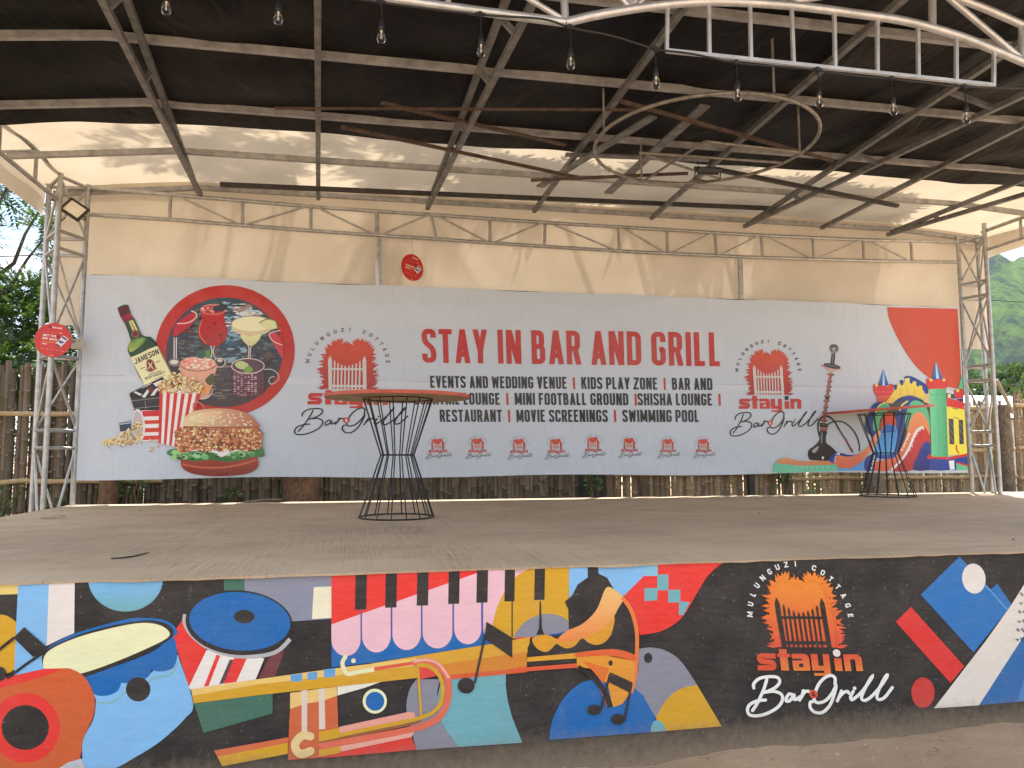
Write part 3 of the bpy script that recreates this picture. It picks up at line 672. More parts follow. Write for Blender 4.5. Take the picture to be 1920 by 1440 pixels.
    a.blob([(1042, 575), (1085, 548), (1140, 570), (1140, 600), (1085, 610)], (170, 184, 130)); a.blob([(1112, 605), (1150, 585), (1178, 610), (1160, 634), (1118, 634)], (112, 150, 66))
    a.stroke([(1262, 612), (1320, 612), (1365, 645), (1368, 690), (1320, 722), (1298, 700), (1310, 672), (1340, 665)], 7, (176, 166, 166), smooth=True)
def pr_bottle(a):
    a.crop(*C6); R = random.Random(4)
    a.blob([(164, 158), (172, 145), (205, 130), (238, 127), (250, 150), (270, 215), (290, 232), (345, 350), (400, 368), (440, 398), (468, 440), (592, 690), (480, 715), (365, 726), (262, 520), (240, 470), (246, 430), (262, 390), (215, 260), (196, 225)], (34, 62, 40), (46, 70, 34), n=3)
    a.blob([(262, 400), (330, 370), (380, 380), (350, 420), (290, 470), (255, 480), (246, 440)], (66, 108, 44), (150, 164, 70)); a.blob([(300, 400), (340, 380), (365, 385), (320, 420), (290, 440)], (120, 150, 80))
    a.stroke([(400, 370), (440, 405), (466, 450)], 14, (22, 40, 28), smooth=True)
    a.poly([(164, 156), (240, 127), (258, 190), (185, 216)], (92, 34, 42), (84, 24, 30)); a.poly([(185, 216), (258, 188), (285, 226), (212, 262)], (128, 32, 48), (110, 26, 38))
    for k in range(5): a.stroke([(168+k*5, 168+k*11), (243+k*5, 140+k*11)], 3, (60, 20, 28))
    a.poly([(248, 252), (278, 240), (318, 322), (285, 340)], (196, 190, 140)); a.poly([(258, 256), (270, 251), (306, 322), (292, 330)], (150, 140, 90))
    a.ellipse(297, 345, 30, 29, (92, 30, 30)); a.stroke(ell(297, 345, 24, 23), 4, (170, 110, 90), closed=True)
    a.poly(smooth_pts([(260, 522), (330, 494), (400, 458), (460, 436)], False)+[(590, 692)]+smooth_pts([(590, 692), (530, 712), (450, 724), (366, 727)], False), (206, 202, 160), (214, 210, 168))
    a.poly([(460, 436), (474, 444), (600, 690), (588, 694)], (120, 122, 84))
    draw_text(a, 'JAMESON', (297, 575), (282, 536), (478, 494), (54, 54, 52), .62, .2, .1)
    a.blob([(380, 560), (400, 535), (430, 548), (448, 600), (420, 632), (390, 615)], (112, 52, 46)); a.stroke([(392, 560), (432, 606)], 8, (206, 190, 150)); a.stroke([(424, 560), (396, 606)], 8, (206, 190, 150))
    a.stroke([(375, 610), (410, 628), (462, 600)], 10, (150, 120, 80), smooth=True)
    for p, q in (((335, 606), (372, 596)), ((446, 560), (480, 548)), ((395, 655), (492, 620))): a.stroke([p, q], 6, (110, 100, 76))
    draw_text(a, 'IRISH WHISKEY', (372, 690), (367, 672), (520, 640), (84, 80, 64), .62, .2, .12); a.stroke([(440, 684), (522, 655)], 4, (130, 122, 96))
POP = [(222, 200, 150), (206, 176, 118), (232, 218, 180), (190, 150, 92), (214, 190, 140), (150, 108, 60)]
def corn(a, R, x, y, s):
    for k in range(2):
        dx, dy = R.uniform(-.6, .6)*s, R.uniform(-.6, .6)*s; r = s*R.uniform(.5, .8)
        a.poly([(x+dx+r*math.cos(t)*R.uniform(.7, 1.1), y+dy+r*math.sin(t)*R.uniform(.7, 1.1)) for t in np.linspace(0, 2*math.pi, 7, False)], R.choice(POP))
    a.ellipse(x+R.uniform(-.4, .4)*s, y+s*.4, s*.3, s*.2, (132, 88, 44), n=6)
def pr_snacks(a):
    a.crop(*C6); R = random.Random(6)
    a.poly([(253, 796), (330, 752), (500, 690), (500, 930), (292, 922)], (66, 66, 72), (34, 34, 38))
    a.poly([(253, 796), (262, 785), (500, 668), (520, 690), (505, 760), (480, 830), (262, 826)], (28, 28, 32))
    for q in ([(300, 775), (350, 800), (330, 808), (285, 782)], [(335, 757), (380, 740), (428, 712), (400, 722)], [(345, 818), (395, 755), (420, 745), (372, 822)], [(410, 808), (445, 760), (480, 742), (440, 806)], [(430, 718), (480, 695), (505, 690), (455, 742)]): a.poly(q, (206, 206, 208))
    a.stroke([(270, 848), (480, 822)], 3, (150, 150, 154)); a.stroke([(370, 845), (378, 905)], 3, (150, 150, 154)); a.stroke([(285, 905), (480, 885)], 3, (150, 150, 154)); a.ellipse(412, 762, 20, 20, (110, 32, 34))
    a.poly([(178, 1012), (262, 998), (262, 1062), (184, 1078)], (36, 56, 84)); a.stroke([(184, 1022), (262, 1010)], 8, (170, 186, 200))
    # fallen tub
    a.poly([(345, 918), (478, 918), (478, 1142), (345, 1152)], (214, 210, 212)); 
    for y0, y1 in ((918, 962), (990, 1018), (1048, 1080), (1105, 1138)): a.poly([(350, y0+4), (478, y0), (478, y1), (350, y1+4)], (184, 48, 54) if y0 < 950 else (190, 62, 48))
    a.ellipse(322, 1030, 48, 122, (206, 202, 206), rot=-4); a.ellipse(318, 1032, 38, 108, (170, 164, 168), rot=-4)
    for i in range(190):
        t = R.random(); x = 60+290*t; hh = 24+170*t**1.6; corn(a, R, x, 1172-R.random()*hh-6*t, 12)
    for x, y in ((405, 1145), (462, 1186), (420, 1205), (412, 1218), (95, 1195), (200, 1180)): corn(a, R, x, y, 14)
    # standing tub
    tl, tr, bl, br = V(480, 752), V(785, 786), V(472, 1165), V(690, 1206)
    for k in range(11):
        p, q = k/11, (k+1)/11
        a.poly([tl+(tr-tl)*p, tl+(tr-tl)*q, bl+(br-bl)*q, bl+(br-bl)*p], (188, 50, 44) if k % 2 == 0 else (222, 220, 226))
    a.stroke([(482, 752), (560, 778), (680, 790), (785, 786)], 8, (214, 190, 180), smooth=True)
    for i in range(170):
        x = R.uniform(475, 795); top = 770-110*math.exp(-((x-610)/110)**2)-40*math.exp(-((x-740)/60)**2)-20
        corn(a, R, x, R.uniform(top, 782), 15)
    for x, y in ((628, 612), (585, 640), (640, 640)): corn(a, R, x, y, 14)
    a.stroke(ell(775, 905, 38, 55, -35), 7, (176, 120, 124), closed=True)
def pr_burger(a):
    a.crop(*C6); R = random.Random(8)
    a.blob([(640, 1310), (665, 1268), (800, 1255), (1050, 1255), (1190, 1258), (1216, 1285), (1218, 1325), (1195, 1362), (1120, 1395), (920, 1412), (740, 1394), (660, 1356)], (150, 62, 44), (112, 36, 30))
    a.stroke([(650, 1322), (800, 1345), (960, 1345), (1110, 1318), (1210, 1285)], 14, (178, 88, 62), smooth=True)
    a.blob([(535, 1240), (560, 1212), (620, 1206), (660, 1240), (800, 1220), (1000, 1240), (1180, 1215), (1235, 1180), (1262, 1225), (1255, 1262), (1180, 1268), (1100, 1290), (980, 1304), (860, 1290), (740, 1300), (660, 1284), (600, 1276)], (60, 116, 64), (44, 100, 54))
    for i in range(38):
        x, y = R.uniform(570, 1230), R.uniform(1230, 1276); s = R.uniform(16, 34)
        a.blob([(x-s, y), (x-s*.3, y-s*.7), (x+s*.7, y-s*.4), (x+s*.9, y+s*.4), (x, y+s*.6)], R.choice([(72, 138, 78), (104, 168, 104), (30, 76, 42), (50, 110, 60), (140, 190, 130), (24, 60, 36)]), n=3)
        a.stroke([(x-s, y), (x-s*.2, y-s*.6), (x+s*.8, y-s*.2)], 5, (142, 190, 130), smooth=True, n=3)
    a.blob([(690, 1225), (720, 1208), (850, 1204), (1000, 1198), (1150, 1200), (1195, 1212), (1150, 1225), (1060, 1222), (1000, 1245), (940, 1268), (900, 1240), (800, 1222)], (222, 222, 218))
    a.blob([(606, 1160), (600, 1110), (640, 1060), (720, 1035), (1000, 1040), (1190, 1040), (1240, 1090), (1252, 1140), (1215, 1195), (1090, 1215), (900, 1205), (760, 1212), (650, 1238), (625, 1215)], (176, 112, 70))
    CH = [(222, 178, 122), (200, 140, 86), (168, 96, 56), (132, 66, 38), (232, 200, 150), (186, 120, 74), (104, 50, 30), (212, 160, 104)]
    for i in range(420):
        x, y = R.uniform(606, 1248), R.uniform(1046, 1222)
        if ((x-928)/330)**4+((y-1130)/98)**4 > 1 and not (x < 760 and y > 1150): continue
        s = R.uniform(12, 24) if i < 150 else R.uniform(7, 15); t0 = R.uniform(0, 6)
        if i < 150: pal = [(132, 66, 38), (104, 50, 30), (150, 80, 46)]
        elif i < 300: pal = [(200, 140, 86), (186, 120, 74), (168, 96, 56), (212, 160, 104)]
        else: pal = [(232, 200, 150), (222, 178, 122), (238, 212, 168)]
        if i >= 300: s *= .75
        a.poly([(x+s*R.uniform(.6, 1.2)*math.cos(t0+t), y+s*R.uniform(.5, 1)*math.sin(t0+t)) for t in np.linspace(0, 2*math.pi, 7, False)], R.choice(pal))
    a.blob([(660, 1040), (662, 1000), (690, 952), (760, 920), (900, 905), (1050, 914), (1150, 948), (1205, 1000), (1220, 1046), (1100, 1052), (940, 1046), (760, 1048)], (216, 186, 146), (166, 92, 68), axis='x')
    a.blob([(700, 985), (760, 945), (900, 925), (960, 930), (900, 975), (780, 1010)], (222, 198, 160), (206, 160, 120), axis='x')
    a.stroke([(664, 1042), (940, 1046), (1218, 1046)], 10, (142, 72, 52), smooth=True)
    for i in range(70):
        x, y = R.uniform(690, 1195), R.uniform(918, 1036)
        if ((x-940)/265)**2+((y-1045)/128)**2 > .96: continue
        a.ellipse(x, y, R.uniform(7, 11), R.uniform(4, 6), R.choice([(232, 212, 172), (224, 196, 150), (238, 222, 190)]), rot=R.uniform(-50, 50), n=8)
C5 = (1440, 620, 4.8)
def pr_hookah(a):
    a.crop(*C5)
    for p, w_ in (([(500, 985), (465, 950), (448, 880), (455, 815), (490, 775), (540, 772), (590, 810), (640, 890), (692, 972)], 15), ([(520, 865), (560, 830), (620, 815), (690, 830), (760, 890), (805, 970), (822, 1040), (820, 1085)], 13), ([(515, 1010), (550, 1050), (620, 1100)], 12)): a.stroke(p, w_, (34, 30, 32), smooth=True)
    a.stroke([(640, 885), (690, 965)], 4, (110, 106, 104)); a.stroke([(692, 968), (724, 1030), (762, 1096)], 17, (128, 62, 50))
    for k in range(7): a.ellipse(697+k*10, 980+k*17, 11, 5, (92, 40, 34), rot=-30, n=10)
    a.blob([(356, 1110), (370, 1068), (410, 1040), (450, 1000), (464, 950), (466, 905), (528, 905), (520, 960), (525, 1010), (570, 1045), (610, 1090), (600, 1150), (540, 1170), (440, 1168), (375, 1160)], (26, 24, 28))
    a.blob([(395, 1080), (440, 1045), (455, 1050), (420, 1100)], (150, 150, 156)); a.blob([(478, 920), (488, 920), (486, 1000), (476, 1010)], (120, 120, 126)); a.ellipse(492, 1145, 10, 14, (220, 220, 222))
    a.poly([(466, 868), (534, 872), (530, 908), (468, 905)], (164, 100, 82), (110, 60, 50)); a.poly([(462, 828), (540, 836), (540, 872), (462, 866)], (30, 27, 28)); a.stroke([(470, 846), (538, 852)], 5, (110, 104, 102))
    ax = [(500, 826), (514, 720), (528, 620), (544, 510), (556, 430), (568, 380)]
    a.stroke(ax, 26, (112, 54, 44), smooth=True); a.stroke([(p[0]-4, p[1]) for p in ax], 7, (186, 122, 102), smooth=True)
    for x, y, r_ in ((500, 808, 40), (506, 770, 24), (512, 735, 28), (520, 690, 24), (527, 632, 31), (533, 590, 30), (543, 540, 25), (550, 505, 26), (556, 458, 24), (563, 395, 36)):
        a.ellipse(x, y, r_, 9, (128, 62, 50), rot=6, col2=(78, 32, 28)); a.ellipse(x-5, y-2, r_*.5, 3, (196, 132, 112), rot=6, n=10)
    a.poly([(514, 595), (552, 600), (550, 622), (512, 616)], (36, 30, 30))
    a.blob([(472, 306), (520, 315), (600, 330), (668, 352), (620, 358), (580, 372), (545, 362), (510, 335)], (150, 100, 92), (190, 160, 156)); a.ellipse(575, 318, 78, 22, (48, 44, 46), rot=12); a.ellipse(578, 310, 66, 14, (76, 72, 74), rot=12)
    a.poly([(574, 190), (606, 190), (596, 312), (560, 305)], (52, 52, 58), (26, 26, 30)); a.stroke([(586, 200), (576, 300)], 5, (120, 122, 128))
    a.blob([(552, 160), (562, 130), (590, 122), (622, 132), (634, 165), (622, 192), (595, 205), (570, 198)], (66, 66, 70), (120, 120, 124))
    for x, y, r_, c in ((575, 140, 12, 40), (605, 138, 12, 50), (590, 165, 14, 160), (618, 170, 9, 60), (565, 170, 8, 40)): a.ellipse(x, y, r_, r_*.7, (c, c, c+4))
def pr_arc(a):
    a.crop(0, 0, 1)
    a.poly(smooth_pts([(1663.5, 576), (1666, 594), (1673, 613), (1684, 636), (1697, 659), (1710, 678), (1724, 694), (1740, 707), (1758, 718), (1780, 726), (1803, 730)], False)+[(1803.5, 730), (1795, 579)], (178, 70, 46))
CB, CR, CY, CG, CO = (28, 56, 130), (190, 44, 42), (222, 200, 84), (84, 172, 128), (216, 128, 84)
def fringe(a, pts, col, n, ln, w_, side=1, seed=1):
    R = random.Random(seed); P = smooth_pts(pts, False, 8)
    for i in range(n):
        t = i/(n-1)*(len(P)-1.01); p = P[int(t)]; d = P[int(t)+1]-p; d = d/(np.linalg.norm(d)+1e-6); nn = V(-d[1], d[0])*side
        a.poly([p-d*w_, p+d*w_, p+nn*ln*R.uniform(.5, 1.2)], col)
def pr_castle(a):
    a.crop(*C5)
    a.blob([(985, 660), (1060, 640), (1200, 620), (1380, 640), (1450, 680), (1460, 1130), (1300, 1160), (950, 1000), (930, 760)], (66, 60, 58), n=2)
    a.poly([(1395, 500), (1450, 540), (1460, 660), (1390, 640)], (190, 170, 120))
    a.poly([(978, 575), (1098, 575), (1080, 660), (978, 655)], (206, 84, 60), (176, 60, 48))
    a.blob([(1225, 425), (1240, 410), (1290, 412), (1370, 452), (1425, 495), (1440, 560), (1400, 560), (1300, 470)], CB, n=3)
    a.blob([(1058, 645), (1085, 612), (1108, 575), (1125, 510), (1160, 505), (1165, 470), (1225, 470), (1230, 432), (1275, 428), (1290, 455), (1340, 460), (1345, 490), (1398, 505), (1400, 600), (1396, 622), (1330, 592), (1270, 580), (1210, 598), (1160, 632), (1120, 655)], CY, (206, 172, 60), n=2)
    for x, y in ((1200, 470), (1285, 455), (1345, 482), (1142, 512), (1400, 520)): a.blob([(x-14, y-22), (x+14, y-22), (x+13, y+14), (x, y+24), (x-12, y+12)], CB, n=3)
    for x in (1250, 1320, 1190): a.stroke([(x, 520), (x-6, 590)], 5, (176, 140, 50))
    a.blob([(1120, 660), (1180, 605), (1270, 584), (1350, 608), (1400, 640), (1300, 650), (1200, 640)], CB, (18, 30, 80), n=4)
    a.poly([(945, 482), (960, 478), (962, 500), (985, 502), (988, 476), (1060, 478), (1062, 500), (1085, 500), (1088, 478), (1122, 482), (1130, 548), (1100, 582), (972, 586), (946, 550)], CR); a.poly([(962, 480), (985, 478), (985, 502), (962, 500)], CY); a.poly([(1062, 480), (1085, 480), (1085, 500), (1062, 500)], CY)
    a.stroke([(948, 552), (1130, 552)], 4, (222, 110, 100)); a.poly([(1037, 345), (1085, 496), (988, 492)], (70, 130, 200), (26, 60, 140)); a.poly([(1037, 345), (1050, 494), (1026, 494)], (150, 190, 226))
    # left arch of the slide
    a.blob([(1010, 640), (960, 650), (925, 690), (905, 750), (880, 800), (874, 860), (890, 910), (930, 945), (960, 900), (960, 800), (985, 720), (1050, 690), (1050, 650)], CB, n=3)
    a.blob([(1060, 648), (1010, 672), (985, 720), (950, 800), (940, 850), (950, 905), (990, 900), (1005, 800), (1060, 735), (1100, 700)], CG, n=3); a.stroke([(1050, 645), (995, 680), (965, 740)], 13, CY, smooth=True)
    a.blob([(1000, 905), (1010, 840), (1040, 765), (1085, 738), (1130, 765), (1158, 830), (1150, 880), (1060, 880)], (206, 72, 40), (150, 50, 36))
    a.blob([(1240, 640), (1270, 622), (1310, 625), (1270, 680), (1235, 740), (1245, 850), (1200, 910), (1160, 990), (1140, 1110), (1125, 1100), (1150, 900), (1150, 760), (1190, 680)], CB, n=3); a.stroke([(1255, 632), (1205, 670), (1180, 720)], 13, CY, smooth=True)
    a.blob([(1290, 640), (1350, 632), (1405, 668), (1440, 740), (1452, 830), (1452, 940), (1400, 900), (1340, 800), (1290, 800), (1245, 900), (1230, 820), (1245, 730)], CG, n=4)
    a.blob([(1005, 930), (1040, 860), (1140, 850), (1165, 960), (1150, 1110), (1060, 1150), (960, 1110)], (54, 122, 186), (76, 150, 208), n=3)
    a.poly([(1040, 855), (1140, 850), (1130, 908), (1020, 918)], (36, 90, 170)); a.stroke([(1015, 918), (1135, 908)], 7, (22, 56, 120)); a.stroke([(1060, 925), (1045, 1020)], 5, (40, 100, 170)); a.stroke([(1105, 920), (1110, 1030)], 5, (40, 100, 170))
    # right rail
    a.blob([(1250, 905), (1280, 800), (1320, 742), (1370, 735), (1420, 790), (1448, 880), (1452, 940), (1400, 872), (1345, 882), (1300, 960), (1250, 1060), (1180, 1160), (1095, 1256), (945, 1256), (950, 1190), (1050, 1160), (1130, 1130), (1190, 1060), (1230, 980)], (222, 140, 92), (200, 84, 60), n=4)
    a.stroke([(1190, 920), (1180, 1010), (1150, 1090)], 36, CB, smooth=True); fringe(a, [(1262, 920), (1235, 985), (1190, 1080)], (226, 226, 230), 16, 22, 7, -1)
    a.blob([(1345, 885), (1400, 868), (1440, 920), (1456, 1010), (1400, 1020), (1350, 1120), (1295, 1256), (1105, 1256), (1200, 1165), (1265, 1060), (1305, 960)], CR, (160, 40, 44), n=4)
    a.stroke([(1390, 868), (1345, 890), (1308, 955), (1262, 1062), (1195, 1165), (1108, 1254)], 20, (226, 222, 222), smooth=True); fringe(a, [(1390, 868), (1345, 890), (1308, 955), (1262, 1062), (1195, 1165)], (226, 222, 222), 22, 26, 8, -1, 2)
    a.blob([(1298, 1254), (1340, 1130), (1380, 1040), (1415, 1002), (1445, 1005), (1456, 1060), (1462, 1140), (1540, 1150), (1625, 1165), (1625, 1254), (1460, 1254)], (30, 50, 140), (24, 36, 104), n=2)
    # left rail, basin and landing
    a.blob([(945, 905), (935, 980), (885, 1060), (810, 1108), (730, 1118), (650, 1100), (585, 1108), (552, 1145), (560, 1185), (605, 1198), (640, 1150), (760, 1150), (880, 1090), (960, 990), (980, 920)], CB, n=3)
    a.blob([(1002, 900), (1006, 935), (960, 1025), (900, 1110), (820, 1192), (735, 1238), (622, 1232), (604, 1175), (618, 1122), (720, 1134), (820, 1102), (900, 1035), (965, 925)], (222, 148, 104), (206, 96, 72), n=4)
    fringe(a, [(604, 1185), (612, 1120), (640, 1118)], (232, 220, 214), 8, 20, 7, -1)
    a.poly([(615, 1236), (740, 1238), (820, 1195), (900, 1140), (1000, 1130), (960, 1180), (900, 1256), (615, 1262)], (90, 150, 206))
    a.blob([(862, 1200), (875, 1155), (915, 1118), (965, 1102), (962, 1180), (935, 1256), (872, 1256)], CB, n=4); fringe(a, [(962, 1120), (948, 1180), (930, 1250)], (226, 222, 222), 12, 18, 6, 1)
    a.blob([(960, 1105), (1050, 1120), (1150, 1098), (1140, 1140), (1050, 1155), (965, 1140)], (38, 70, 150), n=3)
    a.blob([(52, 1275), (52, 1210), (80, 1165), (150, 1142), (260, 1168), (380, 1172), (500, 1170), (580, 1188), (617, 1212), (615, 1258), (400, 1268), (200, 1276)], (84, 176, 142), (104, 186, 152), n=4)
    a.blob([(70, 1192), (100, 1160), (160, 1142), (260, 1167), (380, 1172), (500, 1170), (575, 1186), (600, 1204), (460, 1210), (300, 1214), (160, 1202)], (202, 138, 96), (190, 118, 80), n=4)
    for x in (250, 300, 345, 390, 440, 490, 530): a.stroke([(x, 1216), (x+4, 1240)], 4, (190, 226, 210))
    # right-hand turret and house
    a.poly([(1598, 605), (1757, 640), (1763, 712), (1598, 682)], CR); a.poly([(1598, 680), (1765, 710), (1788, 1112), (1608, 1124)], (224, 204, 72))
    for q in ([(1620, 790), (1664, 795), (1674, 1024), (1630, 1022)], [(1710, 800), (1750, 804), (1758, 1020), (1718, 1022)]): a.poly(q, (60, 54, 62))
    for x0, y0 in ((1622, 810), (1626, 880), (1630, 950), (1712, 820), (1716, 890), (1720, 960)): a.poly([(x0, y0), (x0+42, y0+70), (x0+42, y0+56), (x0, y0-14)], (116, 96, 92) if y0 % 3 else (70, 90, 130))
    a.stroke([(1692, 1028), (1692, 1070), (1714, 1104)], 13, CR, smooth=True); a.stroke([(1655, 697), (1705, 706)], 7, (70, 60, 50)); a.stroke([(1665, 782), (1715, 790)], 6, (70, 60, 50))
    a.poly([(1420, 1145), (1445, 1115), (1620, 1140), (1788, 1104), (1788, 1130), (1630, 1160), (1460, 1165)], CR); a.poly([(1450, 1150), (1625, 1160), (1790, 1128), (1793, 1254), (1450, 1254)], (34, 60, 140))
    a.poly([(1622, 1172), (1670, 1166), (1676, 1248), (1634, 1252)], (214, 218, 226)); a.poly([(1692, 1192), (1792, 1222), (1793, 1254), (1690, 1254)], (92, 176, 130)); a.poly([(1700, 1180), (1792, 1208), (1792, 1222), (1692, 1194)], CR)
    a.poly([(1600, 560), (1672, 575), (1680, 612), (1600, 606)], CB); a.poly([(1612, 570), (1640, 572), (1640, 606), (1612, 604)], CY)
    a.poly([(1740, 398), (1754, 522), (1706, 522)], CG); a.poly([(1672, 534), (1690, 530), (1692, 552), (1716, 550), (1716, 526), (1753, 524), (1757, 606), (1680, 612)], CR); a.poly([(1692, 532), (1716, 530), (1716, 550), (1692, 552)], CY); a.poly([(1690, 616), (1757, 612), (1757, 640), (1720, 632)], (24, 40, 96))
    a.poly([(1448, 515), (1598, 518), (1617, 1136), (1468, 1132)], (104, 196, 150), (64, 148, 106), axis='x'); a.stroke([(1520, 540), (1535, 1120)], 3, (56, 130, 96)); a.stroke([(1450, 575), (1600, 578)], 4, (60, 140, 100))
    a.poly([(1424, 432), (1446, 428), (1448, 452), (1478, 456), (1480, 430), (1565, 432), (1566, 456), (1592, 454), (1594, 430), (1616, 434), (1620, 490), (1600, 522), (1440, 526), (1422, 490)], CR); a.poly([(1448, 430), (1478, 432), (1478, 456), (1448, 452)], CY); a.poly([(1566, 432), (1592, 432), (1592, 454), (1566, 456)], CY)
    a.poly([(1505, 278), (1572, 446), (1540, 430), (1470, 444)], (78, 140, 206), (34, 74, 150)); a.poly([(1505, 278), (1535, 432), (1510, 432)], (170, 204, 232))
HEAD = ('STAY IN BAR AND GRILL', (792, 680), (790, 616.5), (1352.5, 687))
SERV = [('EVENTS AND WEDDING VENUE  |  KIDS PLAY ZONE  |  BAR AND', (807, 727), (806, 704.5), (1336, 731.5)),
        ('COCKTAIL LOUNGE  |  MINI FOOTBALL GROUND  |SHISHA LOUNGE  |', (776, 758.5), (775, 736), (1351, 760.5)),
        ('RESTAURANT  |  MOVIE SCREENINGS  |  SWIMMING POOL', (825, 791), (824, 768), (1311, 791.5))]
def pr_word(w_):
    def g(a): a.crop(0, 0, 1); draw_text(a, w_[0], *w_[1:], BRED, .40, .15, .085)
    return g
def pr_line(l):
    def g(a): a.crop(0, 0, 1); draw_text(a, *l, BDK, .42, .165, .08, lambda ch: BRED if ch == '|' else BDK)
    return g
def pr_emblem(fn, arc=(46, 44, 48), **k):
    def g(a):
        a.uvmap(fn); emblem(a, (188, 70, 38), (152, 36, 32), PAPER, (172, 44, 36), (178, 52, 38), (30, 28, 32), arc, (30, 28, 32), PAPER, **k)
    return g
# ------------------------------------------------------------------ materials of the place
M_STEEL = simple('galvanised_tube', (0.40, 0.40, 0.39), 0.42, 0.75, 0.22, 14, 0.1)
M_BRIGHT = simple('zinc_tube', (0.62, 0.63, 0.64), 0.38, 0.6, 0.15, 12, 0.08)
M_GREY = simple('grey_painted_steel', (0.165, 0.163, 0.158), 0.5, 0.3, 0.4, 10, 0.2)
M_PURL = simple('dusty_purlin_steel', (0.32, 0.318, 0.312), 0.55, 0.2, 0.3, 9, 0.2)
M_RUST = simple('rusty_steel', (0.085, 0.055, 0.038), 0.75, 0.1, 0.5, 14, 0.3)
M_DARK = simple('dark_bar', (0.035, 0.03, 0.026), 0.6, 0.1, 0.4, 12, 0.2)
M_BLACKM = simple('black_wire', (0.015, 0.015, 0.017), 0.4, 0.3, 0.3, 20)
M_PLASTIC = simple('black_plastic', (0.012, 0.012, 0.014), 0.45, 0, 0.3, 30)
def tarp_material(name='cream_tarpaulin', fac=.34):
    mt, nt, pb = new_mat(name); nt.nodes.remove(pb); o = nt.nodes['Material Output']
    v = coords(nt)
    base = mixc(nt, ramp(nt, noise(nt, v, 1.4, 6), 0.35, 0.7), (0.56, 0.515, 0.435), (0.66, 0.61, 0.53))
    base = mixc(nt, ramp(nt, noise(nt, v, 9, 8, 0.7), 0.66, 0.74), base, (0.45, 0.34, 0.22))
    d = nt.nodes.new('ShaderNodeBsdfDiffuse'); t = nt.nodes.new('ShaderNodeBsdfTranslucent'); ms = nt.nodes.new('ShaderNodeMixShader')
    nt.links.new(base, d.inputs['Color'])
    nt.links.new(mixc(nt, 1.0, base, (0.88, 0.77, 0.62), 'MULTIPLY'), t.inputs['Color']); ms.inputs['Fac'].default_value = fac
    b = nt.nodes.new('ShaderNodeBump'); b.inputs['Strength'].default_value = 0.35; b.inputs['Distance'].default_value = 0.02
    nt.links.new(noise(nt, coords(nt, (1, 1.6, 1.2)), 3.0, 5, 0.6, 0.5), b.inputs['Height'])
    nt.links.new(b.outputs['Normal'], d.inputs['Normal'])
    nt.links.new(d.outputs[0], ms.inputs[1]); nt.links.new(t.outputs[0], ms.inputs[2]); nt.links.new(ms.outputs[0], o.inputs['Surface'])
    return mt
M_TARP = tarp_material(); M_CURT = tarp_material('cream_curtain', .21)
def liner_material():
    mt, nt, pb = new_mat('black_sheeting'); v = coords(nt, (1.2, 2.5, 1))
    nt.links.new(mixc(nt, ramp(nt, noise(nt, v, 2.2, 6), 0.4, 0.75), (0.0035, 0.003, 0.003), (0.011, 0.0085, 0.007)), pb.inputs['Base Color'])
    pb.inputs['Roughness'].default_value = 0.5; pb.inputs['Specular IOR Level'].default_value = 0.14
    bump(nt, pb, noise(nt, coords(nt, (2.2, 0.8, 1), (0, 0, 0.6)), 1.8, 5, 0.55, 0.8), 0.6, 0.06)
    return mt
M_LINER = liner_material()
def deck_material():
    mt, nt, pb = new_mat('brushed_screed')
    a = coords(nt, (1, 1, 1)); f1 = noise(nt, a, 0.9, 6, 0.6)
    b1 = noise(nt, coords(nt, (110, 1.7, 1), (0, 0, 0.10)), 1.0, 4, 0.6, 0.3)      # broom strokes run towards the front
    b2 = noise(nt, coords(nt, (100, 1.6, 1), (0, 0, 0.62)), 1.0, 4, 0.6, 0.3)      # swept aslant at the left
    b3 = noise(nt, coords(nt, (1.5, 80, 1), (0, 0, -0.12)), 1.0, 4, 0.6, 0.3)     # and across at the right
    sx = nt.nodes.new('ShaderNodeSeparateXYZ'); nt.links.new(a, sx.inputs[0]); wob = noise(nt, a, 0.8, 4)
    def zone(x0, x1):
        mr = nt.nodes.new('ShaderNodeMapRange'); mr.inputs['From Min'].default_value = x0; mr.inputs['From Max'].default_value = x1
        ad = nt.nodes.new('ShaderNodeMath'); ad.operation = 'MULTIPLY_ADD'; nt.links.new(wob, ad.inputs[0]); ad.inputs[1].default_value = 2.4; nt.links.new(sx.outputs['X'], ad.inputs[2])
        nt.links.new(ad.outputs[0], mr.inputs['Value']); return mr.outputs[0]
    br = mixc(nt, zone(1.2, 0.6), b1, b2); br = mixc(nt, zone(3.6, 4.6), br, b3)
    c = mixc(nt, ramp(nt, f1, 0.3, 0.7), (0.46, 0.345, 0.225), (0.62, 0.485, 0.335))
    patch = ramp(nt, noise(nt, a, 1.3, 5, 0.6), 0.38, 0.62)
    lines = mixc(nt, patch, ramp(nt, br, 0.30, 0.40), ramp(nt, br, 0.38, 0.52))
    c = mixc(nt, lines, mixc(nt, 0.40, c, (0.11, 0.08, 0.055)), c)
    c = mixc(nt, ramp(nt, noise(nt, coords(nt, (1, 2.2, 1)), 1.6, 7, 0.65), 0.5, 0.72), c, mixc(nt, 0.35, c, (0.24, 0.16, 0.10)))
    c = mixc(nt, ramp(nt, noise(nt, a, 26, 3), 0.70, 0.76), c, (0.56, 0.48, 0.38))
    c = mixc(nt, ramp(nt, noise(nt, a, 3.0, 8, 0.7), 0.55, 0.8), c, (0.50, 0.41, 0.31))
    nt.links.new(c, pb.inputs['Base Color']); pb.inputs['Roughness'].default_value = 0.85
    bump(nt, pb, br, 0.55, 0.012)
    return mt
M_DECK = deck_material()
M_CEMENT = simple('cement_lip', (0.36, 0.31, 0.25), 0.85, 0, 0.3, 14, 0.4)
M_BACKPAINT = print_mat('wall_base_paint', 0.62)
